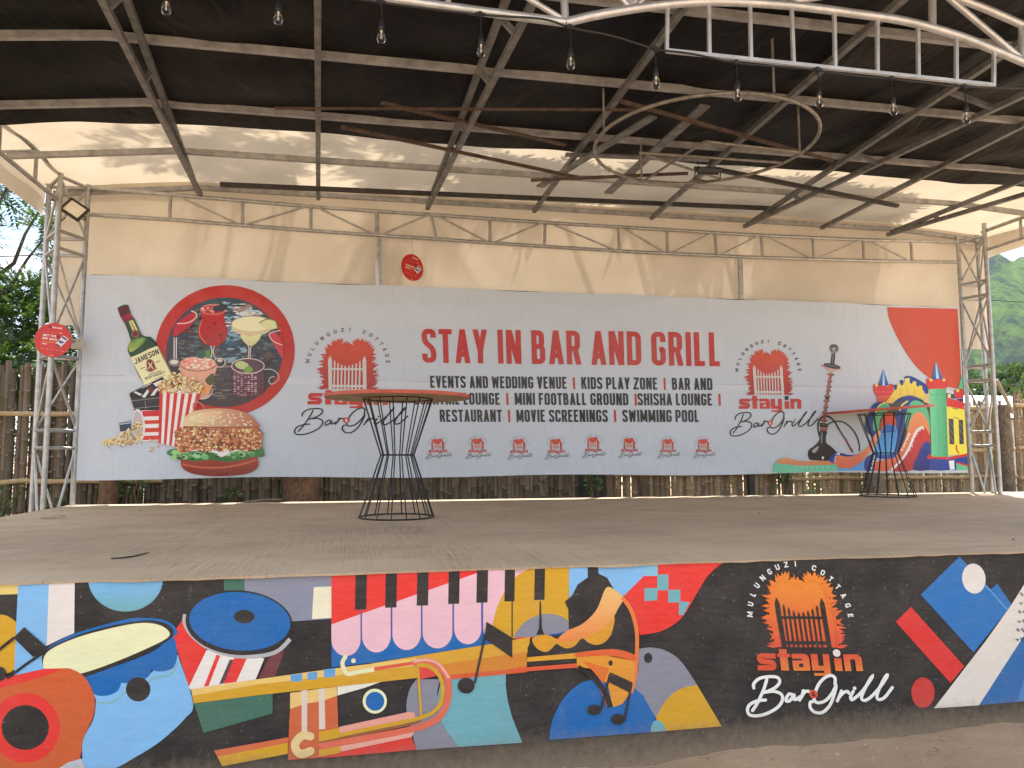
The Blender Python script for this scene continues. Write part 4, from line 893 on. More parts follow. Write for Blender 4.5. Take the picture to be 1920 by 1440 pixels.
def soil_material():
    mt, nt, pb = new_mat('packed_earth'); v = coords(nt)
    c = mixc(nt, ramp(nt, noise(nt, v, 0.7, 8, 0.65), 0.3, 0.7), (0.36, 0.245, 0.15), (0.48, 0.34, 0.22))
    c = mixc(nt, ramp(nt, noise(nt, v, 45, 5, 0.7), 0.58, 0.72), c, (0.54, 0.42, 0.30))
    c = mixc(nt, ramp(nt, noise(nt, coords(nt, (1, 3, 1)), 7, 6, 0.7), 0.6, 0.75), c, (0.25, 0.17, 0.11))
    nt.links.new(c, pb.inputs['Base Color']); pb.inputs['Roughness'].default_value = 0.95
    bump(nt, pb, noise(nt, v, 60, 8, 0.7), 0.7, 0.02)
    return mt
M_SOIL = soil_material()

# ------------------------------------------------------------------ ground and hill
GZ = -1.05
gv, gf = [], []
xs = np.concatenate([[-900, -200, -60, -20, -10, -6], np.linspace(-3, 8, 180), [12, 20, 40, 80, 250, 900]]); ys = np.concatenate([[-400, -100, -30, -10, -4, 0], np.linspace(2, 4.3, 46), [6, 10, 20, 40, 80, 250, 1500]])
for y in ys:
    for x in xs:
        z = GZ+0.018*math.sin(x*1.7+y*2.1)+0.014*math.sin(x*4.1-y*3.3)
        if 2 <= y <= 4.3 and -3 <= x <= 8: z += .006*math.sin(x*17+y*9)*math.sin(y*23-x*5)+.004*math.sin(x*41)*math.sin(y*37)+.03*max(0, 1-(3.99-y)/.22)*(.6+.4*math.sin(x*5.3)*math.sin(x*2.1+1))
        gv.append((x, y, z))
nx = len(xs)
for j in range(len(ys)-1):
    for i in range(nx-1): gf.append((j*nx+i, j*nx+i+1, (j+1)*nx+i+1, (j+1)*nx+i))
tag(mesh('ground', gv, gf, M_SOIL, smooth=True), None, None, kind='structure')

def hill_material():
    mt, nt, pb = new_mat('wooded_hillside'); v = coords(nt)
    f = noise(nt, v, 0.022, 8, 0.66, 0.6); f2 = noise(nt, v, 0.10, 8, 0.75)
    c = mixc(nt, ramp(nt, f2, 0.35, 0.65), (0.036, 0.10, 0.024), (0.14, 0.235, 0.055))
    c = mixc(nt, ramp(nt, f, 0.5, 0.56), c, mixc(nt, ramp(nt, f2, 0.4, 0.6), (0.014, 0.036, 0.036), (0.045, 0.09, 0.055)))
    c = mixc(nt, ramp(nt, noise(nt, v, 0.03, 4), 0.70, 0.73), c, (0.3, 0.28, 0.24))
    nt.links.new(c, pb.inputs['Base Color']); pb.inputs['Roughness'].default_value = 1.0; pb.inputs['Specular IOR Level'].default_value = 0
    bump(nt, pb, f2, 1.0, 8)
    return mt
def make_hill():
    nx, ny = 180, 92; v, f = [], []
    R = np.random.default_rng(3)
    for j in range(ny):
        for i in range(nx):
            x = 60+i*4.5; y = 300+j*4.5
            t = min(max((y-310)/300, 0), 1)
            ridge = 188*(1/(1+math.exp(-(x-250)/80)))
            z = GZ-2+ridge*(t*t*(3-2*t))+7*math.sin(x*.05+y*.021)+5*math.sin(x*.09-y*.06)+.7*R.normal()+1.5*math.sin(x*.31+y*.17)*math.sin(y*.23)
            if j == 0: z = GZ-4
            v.append((x, y, z))
    for j in range(ny-1):
        for i in range(nx-1): f.append((j*nx+i, j*nx+i+1, (j+1)*nx+i+1, (j+1)*nx+i))
    return mesh('hill', v, f, hill_material(), smooth=True)
tag(make_hill(), None, None, kind='structure')

# ------------------------------------------------------------------ stage
SX0, SX1, SY0, SY1 = -3.42, 12.5, 3.985, 9.63
stage = empty('stage', ((SX0+SX1)/2, 6.8, GZ), 'raised concrete stage with a mural of instruments painted on its black front wall', 'stage')
def make_deck():
    R = np.random.default_rng(5); v, f = [], []
    xs = np.linspace(SX0, SX1, 160); ys = [SY0-0.032]+list(np.linspace(SY0+0.05, SY1, 18)); n = len(xs)
    for j, y in enumerate(ys):
        for x in xs:
            dy = (R.normal()*0.003+0.004*math.sin(x*3.1)+0.003*math.sin(x*7.7)) if j == 0 else (R.normal()*.006 if j == len(ys)-1 else 0)
            v.append((x, y+dy, -0.006 if j == 0 else 0.0))
    for j in range(len(ys)-1):
        for i in range(n-1): f.append((j*n+i, j*n+i+1, (j+1)*n+i+1, (j+1)*n+i))
    b = len(v)
    for j, i in [(0, i) for i in range(n)]: x, y, z = v[i]; v.append((x, y+0.004, -0.017+R.normal()*0.002))
    for i in range(n-1): f.append((i+1, i, b+i, b+i+1))
    k = len(v); last = (len(ys)-1)*n
    for i in range(n): x, y, z = v[last+i]; v.append((x, y, -0.12))
    for i in range(n-1): f.append((last+i, last+i+1, k+i+1, k+i))
    s = len(v); v += [(SX0, SY0-.02, -.03), (SX0, SY1, -.12)]
    f.append([j*n for j in range(len(ys))][::-1]+[s, s+1])
    return mesh('deck', v, f, M_DECK, stage)
make_deck()
wall = Art(WY, MG, base=0); 
def make_wall():
    n = 60; v, f = [], []
    xs = np.linspace(SX0+.01, SX1, n)
    for z in (GZ-.25, GZ+.15, -.4, -0.012):
        for x in xs: v.append((x, WY, z))
    for j in range(3):
        for i in range(n-1): f.append((j*n+i, j*n+i+1, (j+1)*n+i+1, (j+1)*n+i))
    return mesh('front_wall', v, f, M_PAINT, stage, cols=np.tile(lin(BK), (len(v), 1)))
front_wall = make_wall()
MB().box(((SX0+SX1)/2, SY1-.2, (GZ-.15)/2-.07), (SX1-SX0-.08, .12, abs(GZ)-.0)).build('rear_wall', M_CEMENT, stage)
MB().box((SX0+.1, (SY0+SY1)/2-.02, (GZ-.15)/2-.07), (.14, SY1-SY0-.5, abs(GZ))).build('side_wall', M_CEMENT, stage)
for nm, fn, lf in (('painted_stripes', bg_left, 0), ('painted_half_disc', bg_disc, 0), ('painted_blocks', bg_grey, 0), ('painted_tilted_drum', drum_tilted, .0015), ('painted_guitar', guitar, .003), ('painted_snare_drum', drum_snare, .0015), ('painted_keyboard', piano, .0015),
               ('painted_shapes', shapes_mid, .003), ('painted_trumpet', trumpet, .0055), ('painted_note', note_single, .006), ('painted_note', note_quaver, .010), ('painted_note', note_pair, .010), ('painted_shapes', shapes_right, 0), ('painted_emblem', mural_emblem, 0)):
    mural(nm, fn, front_wall, lf)

# ------------------------------------------------------------------ canopy: one welded frame with its sheets
canopy = empty('stage_canopy', (2.6, 9.5, GZ), 'steel truss canopy with cream tarpaulin roof and black sheeting over the concrete stage', 'canopy')
def part_root(name, parent, loc=None):
    o = bpy.data.objects.new(name, None); COL.objects.link(o); o.empty_display_size = .1; adopt(o, parent)
    return o
RZ = 3.98
def roof_drop(x):
    d = 0.0
    if x < -2.1: d += 0.16*((-2.1-x)/1.5)**1.2
    if x > 7.6: d += 0.10*((x-7.6)/1.5)**1.2
    return d
def sag(y): return 0.018*math.cos(2*math.pi*(y-9.55)/1.15)
def make_roof():
    R = np.random.default_rng(2); v, f = [], []
    xs = np.linspace(-3.9, 9.25, 150); ys = np.linspace(2.9, 9.72, 70); n = len(xs)
    for y in ys:
        for x in xs:
            z = RZ-roof_drop(x)+sag(y)-.02+.006*math.sin(x*5+y*3)+.004*math.sin(x*11-y*7)
            v.append((x, y, z))
    for j in range(len(ys)-1):
        for i in range(n-1): f.append((j*n+i, j*n+i+1, (j+1)*n+i+1, (j+1)*n+i))
    k = len(ys)
    for col in (0, n-1):            # skirts at both ends
        b = len(v)
        for j in range(k):
            x, y, z = v[j*n+col]; v.append((x+(.02 if col else -.02), y, z-.30+.03*math.sin(y*3)+(.1 if y < 8.9 else 0)*0))
        for j in range(k-1): f.append((j*n+col, (j+1)*n+col, b+j+1, b+j))
    return mesh('roof_tarpaulin', v, f, M_TARP, canopy, True)
make_roof()
def make_liner():
    v, f = [], []
    xs = np.linspace(-3.85, 9.2, 200); n = len(xs); m_ = 60
    for j in range(m_):
        for x in xs:
            edge = 7.74+.025*math.sin(x*2.1)+.018*math.sin(x*5.3+1)+.02*x/8
            y = 2.9+(edge-2.9)*j/(m_-1)
            wk = 1-.75*(j/(m_-1))**6; wr = .014*math.sin(x*2.9+y*1.3)+.010*math.sin(x*6.1-y*2.2)+.012*math.sin(x*4+y*5)+(.014*math.sin(x*9+y*4.5) if x > 4.5 else 0)
            v.append((x, y, RZ-roof_drop(x)-.085+max(min(wr, .025), -.03)*wk+sag(y)*.6*wk))
    for j in range(m_-1):
        for i in range(n-1): f.append((j*n+i, j*n+i+1, (j+1)*n+i+1, (j+1)*n+i))
    return mesh('black_sheeting', v, f, M_LINER, canopy, True)
make_liner()
def make_curtain():
    v, f = [], []
    xs = np.linspace(on_y(94, 560, 9.64)[0], 9.2, 330); zs = np.linspace(2.12, 3.97, 46); n = len(xs)
    for z in zs:
        for x in xs:
            t = (3.97-z)/1.85
            fold = .018*math.sin(x*3.3+1.2*t)+.010*math.sin(x*8.1-3*t)
            # taut folds fanning out from the tie at the truss
            a = math.atan2(x-.55, 4.0-z+.15); r_ = math.hypot(x-.55, 4.0-z)
            fold += .075*(1-abs(math.sin(a*4.5+.6)))**3*math.exp(-((r_-.6)/.75)**2)
            fold += .03*(1-abs(math.sin(x*1.15+.35*t+.4*math.sin(x))))**6*(.3+.7*t)
            zz = z-roof_drop(x)*.9*(1-t)
            v.append((x, 9.64+fold*(.35+.65*t), zz))
    for j in range(len(zs)-1):
        for i in range(n-1): f.append((j*n+i, j*n+i+1, (j+1)*n+i+1, (j+1)*n+i))
    return mesh('back_tarpaulin', v, f, M_CURT, canopy, True)
make_curtain()

TY = 9.5
def tpt(x, y): return on_y(x, y, TY)
def poly_y(pts, x):
    for (x0, y0), (x1, y1) in zip(pts, pts[1:]):
        if x <= x1: return y0+(y1-y0)*(x-x0)/(x1-x0)
    return pts[-1][1]
TOP = [(163, 352), (320, 365), (600, 389), (812, 403), (1000, 416), (1200, 428), (1400, 440), (1600, 449), (1797, 454)]
BOT = [(163, 402), (320, 412), (600, 434), (812, 448), (1000, 461), (1200, 473), (1400, 482), (1600, 488), (1797, 492)]
truss = part_root('back_truss', canopy)
MB().tube([tpt(*p) for p in TOP], .024, 10).build('chord', M_STEEL, truss, True)
MB().tube([tpt(*p) for p in BOT], .024, 10).build('chord', M_STEEL, truss, True)
posts_px = [(320, 318), (455, 455), (583, 583), (707, 707), (808, 818), (918, 919), (1022, 1021), (1159, 1161), (1250, 1252), (1340, 1344), (1427, 1430), (1524, 1526), (1618, 1620), (1708, 1710)]
for a_, b_ in posts_px: bar('post', tpt(a_, poly_y(TOP, a_)), tpt(b_, poly_y(BOT, b_)), .021 if a_ != 707 else .028, M_STEEL, truss)
for (x0, u0), (x1, u1) in (((327, 1), (450, 0)), ((457, 0), (578, 1)), ((592, 1), (702, 0)), ((713, 0), (805, 1)), ((817, 1), (916, 0)), ((925, 0), (1018, 1)), ((1028, 1), (1156, 0)), ((1166, 1), (1248, 0)), ((1256, 0), (1336, 1)), ((1348, 0), (1424, 1)), ((1433, 1), (1522, 0)), ((1530, 0), (1615, 1)), ((1624, 1), (1706, 0))):
    p = tpt(x0, poly_y(TOP if u0 else BOT, x0)); q = tpt(x1, poly_y(TOP if u1 else BOT, x1)); bar('diagonal', p+V(0, -.012, 0), q+V(0, -.012, 0), .013, M_STEEL, truss)
for px, yb, x2 in ((711, 545, 713), (1389, 568, 1391)):
    p, q = tpt(px, poly_y(BOT, px)), tpt(x2, yb); beam('stanchion', p+V(0, .02, 0), q+V(0, .02, -.2), .06, .04, M_STEEL, canopy)
q0, q1 = tpt(706, 490), tpt(708, 540); beam('metal_strip', q0, q1, .04, .012, M_BRIGHT, canopy)

def column(sign):
    """three-legged lattice tower; sign -1 on the left, +1 on the right"""
    col_ = part_root('lattice_column', canopy)
    x_in = tpt(163, 402)[0] if sign < 0 else tpt(1797, 470)[0]
    pa_, pb_ = ((73, 94) if sign < 0 else (1847, 1862))
    legs = {'c': V(x_in, 9.5), 'a': V(on_y(pa_, 700, 9.54)[0], 9.54), 'b': V(on_y(pb_, 700, 9.14)[0], 9.14)}
    top = {'c': 3.80, 'a': 3.84, 'b': 3.90}
    P = lambda k, z: V(legs[k][0], legs[k][1], z)
    for k in 'abc': bar('leg', P(k, GZ), P(k, top[k]), .030, M_STEEL, col_)
    lev = [.08-.8, .66, .86, 1.70, 1.90, 2.93, 3.13, 3.76] if sign < 0 else [-.8, .68, .88, 1.62, 1.83, 2.85, 3.06, 3.70]
    for z in lev[1:]:
        for p, q in ('ab', 'bc', 'ca'): bar('rung', P(p, z), P(q, z), .020, M_STEEL, col_)
    spans = [(lev[0], lev[1]), (lev[2], lev[3]), (lev[4], lev[5]), (lev[6], lev[7])]
    for i, (z0, z1) in enumerate(spans):
        for j, (p, q) in enumerate(('bc', 'ab', 'ca')):
            if (i+j) % 2: p, q = q, p
            bar('diagonal', P(p, z0+.02), P(q, z1-.02), .015, M_STEEL, col_)
        if i in (1, 2): bar('diagonal', P('c', z0+.02), P('b', z1-.02), .013, M_STEEL, col_)
    return legs
LL = column(-1); LR = column(1)
def side_truss(sign, legs, zt, zb):
    s_ = part_root('side_truss', canopy); x = legs['b'][0]
    f_ = lambda y, z: V(x+sign*.02, y, z+.03*(9.2-y)/6)
    MB().tube([f_(y, zt) for y in (9.2, 7, 5, 3.2)], .026, 10).build('chord', M_STEEL, s_, True); MB().tube([f_(y, zb) for y in (9.2, 7, 5, 3.2)], .024, 10).build('chord', M_STEEL, s_, True)
    ys = [8.55, 7.75, 6.95, 6.15, 5.35, 4.55, 3.75]
    for i, y in enumerate(ys):
        bar('post', f_(y, zt), f_(y, zb), .02, M_STEEL, s_)
        if i: bar('diagonal', f_(ys[i-1], zt if i % 2 else zb), f_(y, zb if i % 2 else zt), .014, M_STEEL, s_)
side_truss(-1, LL, 3.82, 3.48); side_truss(1, LR, 3.78, 3.50)

# purlins and rafters
for y in (9.56, 8.4, 7.25, 6.1, 4.95, 3.8):
    mb = MB(); pts = [(-3.75, ), (-2.1, ), (7.6, ), (9.1, )]
    P = [V(p[0], y, 3.868-roof_drop(p[0])) for p in pts]
    for p, q in zip(P, P[1:]): mb.beam(p, q, .05, .06)
    mb.build('purlin', M_PURL, canopy)
def rafter(up, low=None, spacers=()):
    r_ = part_root('rafter', canopy)
    zU, zL = 3.80, 3.74
    pu = [on_z(*p, zU) for p in up]
    d = pu[0]-pu[-1]; pu = [pu[-1]+d*((3.6-pu[-1][1])/d[1])]+[pu[-1]+V(0, 0, 0)]
    e = pu[-1]; e[1] = min(e[1], 9.5)
    beam('rail', pu[0], e, .05, .05, M_GREY, r_)
    if low:
        pl = [on_z(*p, zL) for p in low]; d = pl[0]-pl[-1]; s0 = pl[-1]+d*((3.6-pl[-1][1])/d[1])
        en = pl[-1]
        s0 = V(s0[0], s0[1], 3.60)
        # straight rail that meets the upper one at the back truss
        beam('rail', s0*0+V(s0[0], s0[1], 3.66), V(en[0], min(en[1], 9.5), 3.755), .05, .05, M_GREY, r_)
        for y in spacers:
            t1 = (y-pu[0][1])/(e[1]-pu[0][1]); a_ = pu[0]+(e-pu[0])*t1
            t2 = (y-s0[1])/(9.5-s0[1]); b_ = V(s0[0], s0[1], 3.66)*(1-t2)+V(en[0], 9.5, 3.755)*t2
            beam('spacer', a_+V(0, 0, .02), b_, .04, .04, M_GREY, r_)
rafter([(240, 0), (378, 370)], [(200, 0), (378, 371)], (5.4, 6.5))
rafter([(597, 0), (600, 388)])
rafter([(950, 0), (797, 408)], [(987, 17), (797, 410)], (5.2, 6.0, 7.6))
rafter([(1280, 17), (987, 417)])
rafter([(1690, 0), (1198, 428)])
rafter([(1867, 110), (1377, 436)], [(1920, 167), (1377, 438)], (5.6, 7.0, 8.3))
rafter([(1920, 233), (1513, 441)])
rafter([(1920, 337), (1653, 443)], [(1920, 363), (1655, 446)], (7.4, 8.7))

# front truss with its bow and the ladder of rungs that carries the lamps
FY = 4.4
front = part_root('front_truss', canopy)
fp = lambda x, y: on_y(x, y, FY)
left_chord = [(-700, -175), (200, -66), (740, -1), (900, 21), (1060, 42)]
bow = [(1060, 42), (1130, 26), (1250, 8), (1350, 3), (1480, 10), (1600, 25), (1700, 40), (1800, 68), (1860, 92), (1920, 117), (2050, 175), (2250, 285)]
MB().tube([fp(*p) for p in left_chord], .028, 12).build('chord', M_BRIGHT, front, True)
MB().tube([fp(*p) for p in smooth_pts(bow, False, 4)], .029, 12).build('chord', M_BRIGHT, front, True)
tc = [(-700, -330), (740, -155), (1060, -118), (1350, -100), (1600, -72), (1800, -2), (1920, 48), (2250, 200)]
MB().tube([fp(*p) for p in smooth_pts(tc, False, 4)], .028, 12).build('chord', M_BRIGHT, front, True)
for p, q, r_ in (((840, 13), (840, -140), .02), ((1060, 40), (1052, -118), .026), ((1182, 16), (1182, -108), .022), ((1748, 48), (1748, -30), .026), ((1917, 112), (1917, 50), .026), ((1470, 8), (1470, -88), .022),
                 ((1055, 36), (960, -22), .019), ((960, -22), (760, -150), .019), ((1190, 12), (1320, -100), .017), ((1180, 12), (1070, -112), .017), ((1760, -20), (1912, 108), .022), ((1480, 5), (1740, -40), .019), ((1190, 14), (1420, -14), .016), ((1250, -70), (1180, 14), .016)):
    bar('strut', fp(*p), fp(*q), r_, M_BRIGHT, front)
ladder = [(1249, 95), (1865, 160)]
beam('lamp_rail', fp(*ladder[0]), fp(*ladder[1]), .024, .024, M_BRIGHT, front)
bpts = smooth_pts(bow, False, 10)
def bow_y(x):
    for a_, b_ in zip(bpts, bpts[1:]):
        if a_[0] <= x <= b_[0]: return a_[1]+(b_[1]-a_[1])*(x-a_[0])/(b_[0]-a_[0])
for xt, xb in ((1252, 1250), (1329, 1330), (1406, 1408), (1484, 1488), (1564, 1566), (1645, 1645), (1721, 1722), (1793, 1793), (1864, 1863)):
    beam('rung', fp(xt, bow_y(xt)), fp(xb, 95+(xb-1249)*65/616), .022, .022, M_BRIGHT, front)
# front legs of the frame (beside the photograph's edges)
for x in (-4.0, 9.3): bar('front_leg', V(x, FY, GZ), V(x, FY, 3.7), .03, M_STEEL, canopy)
# ------------------------------------------------------------------ banner
banner = empty('banner', ((BX0+BX1)/2, BY, BZ0), 'long white printed vinyl banner with red headline and food pictures behind the stage', 'banner')
def banner_sheet():
    nx, nz = 120, 26; v, f = [], []; R = np.random.default_rng(4)
    for j in range(nz):
        for i in range(nx):
            x = BX0+(BX1-BX0)*i/(nx-1); z = BZ0+(BZ1-BZ0)*j/(nz-1)
            if j == nz-1: z += .006*math.sin(x*2.3)+.004*math.sin(x*6)
            if j == 0: z += -.012*math.sin(x*1.7+.5)
            v.append((x, BY, z))
    for j in range(nz-1):
        for i in range(nx-1): f.append((j*nx+i, j*nx+i+1, (j+1)*nx+i+1, (j+1)*nx+i))
    b = len(v)
    for q in range(nx*nz): x, y, z = v[q]; v.append((x, BY+.012, z))
    ring = [i for i in range(nx)]+[j*nx+nx-1 for j in range(1, nz)]+[(nz-1)*nx+i for i in range(nx-2, -1, -1)]+[j*nx for j in range(nz-2, 0, -1)]
    for a_, c_ in zip(ring, ring[1:]+ring[:1]): f.append((c_, a_, b+a_, b+c_))
    f += [tuple(k+b for k in q)[::-1] for q in f[:(nz-1)*(nx-1)]]
    cols = np.tile(np.array([.57, .635, .72]), (len(v), 1)); zz = np.array([p[2] for p in v]); 
    o = mesh('sheet', v, f, M_VINYL, banner, cols=cols)
    # welded overlap between the two widths of vinyl: a thin strip standing a little proud
    R2 = np.random.default_rng(9); xs = np.linspace(BX0+.004, BX1-.004, 90); z0 = lambda x: 1.50-.012*math.sin(x*.9)
    sv = [(x, BY-.0009, z0(x)+d) for d in (-.075, 0) for x in xs]; n = len(xs)
    mesh('overlap_strip', sv, [(i, i+1, n+i+1, n+i) for i in range(n-1)], M_VINYL, banner, cols=np.tile(np.array([.62, .67, .74]), (2*n, 1)))
    x = BX0+.02; M_SC = simple('seam_grey', (.36, .35, .35), .5, 0, .2, 20)
    while x < BX1-.2:
        L_ = R2.uniform(.08, .5)
        if R2.random() < .72: MB().beam((x, BY-.001, z0(x)+R2.normal()*.002), (min(x+L_, BX1), BY-.001, z0(x+L_)+R2.normal()*.003), .003, R2.uniform(.002, .006)).build('seam_crease', M_SC, banner)
        x += L_
    return o
banner_sheet()
MB().tube([(BX0+.05, BY+.03, BZ1-.005+.004*math.sin(x)) if False else (x, BY+.03, BZ1-.006) for x in np.linspace(BX0+.05, BX1-.05, 12)], .012, 8).build('dark_gap_bar', M_DARK, banner, True)  # dark bar added behind the top edge to read as dark gaps
for nm, fn, lf in (('printed_quarter_disc', pr_arc, 0), ('printed_hookah', pr_hookah, 0), ('printed_castle_slide', pr_castle, .004), ('printed_drinks_roundel', pr_ring, 0), ('printed_bottle', pr_bottle, .009),
               ('printed_snacks', pr_snacks, .011), ('printed_burger', pr_burger, .024)):
    banner_part(nm, fn, banner, lf)
for w_ in word_boxes(*HEAD, .40, .15, .085): banner_part('headline_word', pr_word(w_), banner)
for l in SERV:
    for w_ in word_boxes(*l, .42, .165, .08): banner_part('services_word' if w_[0] != '|' else 'divider_stroke', pr_line(w_), banner)
banner_part('emblem', pr_emblem(emb_uv), banner)
banner_part('emblem', pr_emblem(emb_map((551.5, 808), (764.5, 780), (646.5, 634), BY), arc=(84, 82, 84)), banner)
for i in range(8):
    x = (798.3, 873.3, 951.7, 1021.7, 1091.7, 1160, 1232.7, 1300)[i]; y = (859, 859, 860, 860, 857.5, 857.5, 858, 858)[i]; w_ = 49-8*i/7
    tip = (821.3, 820.8, 821.8, 821.8, 818.5, 820, 822, 822)[i]
    banner_part('emblem', pr_emblem(emb_map((x, y), (x+w_, y-7), (x+w_*.41, tip), BY), detail=.45, sw=17), banner)

# ------------------------------------------------------------------ cocktail tables
M_RED = simple('red_table_edge', (0.50, 0.085, 0.045), 0.5, 0, 0.25, 10, 0.1)
M_PLY = simple('plywood_underside', (0.40, 0.28, 0.16), 0.7, 0, 0.25, 6, 0.1)
def table(loc, rot, label, tilt=None):
    t = empty('cocktail_table', (0, 0, 0), label, 'table', 'tall wire cocktail tables on the stage')
    n = 64; R_ = .672; v = []
    for z in (1.106, 1.138):
        v += [(R_*math.cos(k*2*math.pi/n), R_*math.sin(k*2*math.pi/n), z) for k in range(n)]
    top = mesh('tabletop', v, [tuple(range(n, 2*n))]+[(k, (k+1) % n, n+(k+1) % n, n+k) for k in range(n)], M_RED, t)
    v2 = [(R_*.992*math.cos(k*2*math.pi/n), R_*.992*math.sin(k*2*math.pi/n), 1.1056) for k in range(n)]
    mesh('underside', v2, [tuple(range(n))[::-1]], M_PLY, top)
    ringp = lambda r, z: [(r*math.cos(a), r*math.sin(a), z) for a in np.linspace(0, 2*math.pi, 48, False)]
    base = MB()
    for r, z, w_ in ((.326, 1.102, .006), (.155, .578, .007), (.345, .008, .007)): base.tube(ringp(r, z), w_, 8, True)
    for k in range(16):
        a0, a1 = (k+.3)*2*math.pi/16, (k+.3)*2*math.pi/16
        p = [(.326*math.cos(a0), .326*math.sin(a0), 1.104), (.155*math.cos(a0), .155*math.sin(a0), .578), (.345*math.cos(a1), .345*math.sin(a1), .008)]
        base.tube(p[:2], .0058, 8); base.tube(p[1:], .0058, 8)
    base.build('wire_base', M_BLACKM, t, True)
    if tilt: top.rotation_euler = tilt; top.location = (0, 0, .045)
    t.location = loc; t.rotation_euler = (0, 0, rot)
    return t
t1 = table((.257, 7.10, 0), .1, 'wire cocktail table with red edged top standing nearer the stage front')
t2 = table((6.84, 9.02, 0), 0, 'wire cocktail table with tipped red top in front of the printed inflatable castle', (.004, -.074, 0))

# ------------------------------------------------------------------ round red advertising discs
M_SIGN = print_mat('glossy_sign', 0.35, True)
M_SIGNR = simple('sign_red', (0.52, 0.018, 0.012), 0.35, 0, .1, 6)
def disc(centre, R_, yaw, label, lines, roll=0.0):
    o = empty('round_sign', (0, 0, 0), label, 'sign', 'round red advertising discs')
    MB().lathe((0, .004, 0), [(0, -.004), (R_, -.004), (R_, .004), (0, .004)], 48, (0, 1, 0)).build('disc', M_SIGNR, o)
    a = Art(0.0, 1.0, base=.0022); a.uvmap(lambda x, y: (x*R_/100, -y*R_/100))
    W_ = (238, 232, 226)
    draw_text(a, 'NBS BANK', (-12, -70), (-12, -79), (42, -66), W_, .7, .2, .14); a.ellipse(-22, -76, 7, 7, (120, 12, 14))
    a.stroke([(-62, -46), (20, -42)], 1.2, (226, 120, 100)); a.stroke([(-62, -46), (-62, 32)], 1.2, (226, 120, 100)); a.stroke([(-62, 32), (20, 36)], 1.2, (226, 120, 100))
    for txt, x0, y0, x1, dy, h in lines: draw_text(a, txt, (x0, y0), (x0, y0-h), (x1, y0+dy), W_, .78, .22, .12)
    a.stroke([(-56, -2+14), (18, 2+14)], 4, (226, 150, 60))
    if lines[0][0].startswith('GET'): a.stroke([(-56, 24), (-30, 26)], 6, (236, 200, 190))
    for k in range(5): a.stroke([(-62+k*28, 52+k*2), (-44+k*28, 54+k*2)], 4, (226, 120, 104))
    a.stroke([(-22, 72), (38, 76)], 2.5, (200, 60, 50)); a.stroke([(-12, 88), (14, 90)], 4, (236, 150, 130))
    # printed card machine
    a.poly([(52, -32), (84, -12), (44, 42), (16, 20)], (206, 202, 216)); a.poly([(50, -26), (76, -10), (71, -3), (45, -19)], (30, 26, 30)); a.poly([(22, 18), (46, 36), (41, 41), (18, 23)], (30, 26, 30))
    a.poly([(36, -2), (52, 8), (46, 18), (30, 8)], (36, 38, 80)); a.poly([(50, 2), (60, 8), (54, 16), (44, 10)], (36, 38, 80)); a.stroke([(32, -46), (44, -40)], 4, (236, 190, 180))
    a.ellipse(26, -22, 10, 9, (140, 10, 12))
    a.build('printed_face', M_SIGN, o)
    o.location = centre; o.rotation_euler = (0, roll, yaw)
    return o
c1 = on_y(99.5, 637.5, 9.09)
disc(c1, .192, -.02, 'round red advertising disc with a printed card machine hung on the lattice column', [('GET 10%', -56, -20, 16, 4, 12), ('OFF WITH', -58, 0, 20, 5, 13)], .06)
c2 = on_y(773.5, 501.5, 9.44)
disc(c2, .172, .58, 'small round red advertising disc hanging on the cream tarpaulin above the banner', [('AVAILABLE', -62, -2, 22, 6, 12), ('HERE!', -62, 18, -16, 4, 13)], .1)
MB().tube([c2+V(0, -.004, .16), c2+V(-.005, .03, .42)], .0015, 6).build('hanging_thread', M_GREY, bpy.data.objects['round_sign.001'], True)

# ------------------------------------------------------------------ festoon lamps
M_GLASS, nt_, pb_ = new_mat('clear_bulb_glass'); pb_.inputs['Base Color'].default_value = (.95, .93, .88, 1); pb_.inputs['Roughness'].default_value = .02; pb_.inputs['Transmission Weight'].default_value = 1.0; pb_.inputs['IOR'].default_value = 1.25
M_FIL = simple('filament_holder', (.75, .70, .58), .35, .2, .1)
lamps = [(312, 8), (522, 27), (715, 62), (902, 88), (1070, 112), (1230, 148), (1383, 172), (1536, 184), (1675, 199), (1812, 215)]
LY = 4.33
lp = lambda x, y: on_y(x, y, LY)
fest = empty('festoon_lights', tuple(lp(1070, 60)), 'string of unlit clear bulbs on a black cable hung along the front truss', 'string lights')
knots = [(240, -58), (312, -48), (520, -28), (714, 1), (902, 24), (1018, 32), (1072, 49), (1150, 64), (1229, 88), (1300, 98), (1384, 115), (1470, 122), (1530, 128), (1600, 138), (1672, 145), (1740, 152), (1812, 160), (1990, 164)]
MB().tube([lp(*p)+V(0, 0.02, 0) for p in smooth_pts(knots, False, 5)], .007, 8).build('cable', M_PLASTIC, fest, True)
tops = {312: -48, 522: -28, 715: 1, 902: 24, 1070: 48, 1230: 88, 1383: 115, 1536: 128, 1675: 145, 1812: 160}
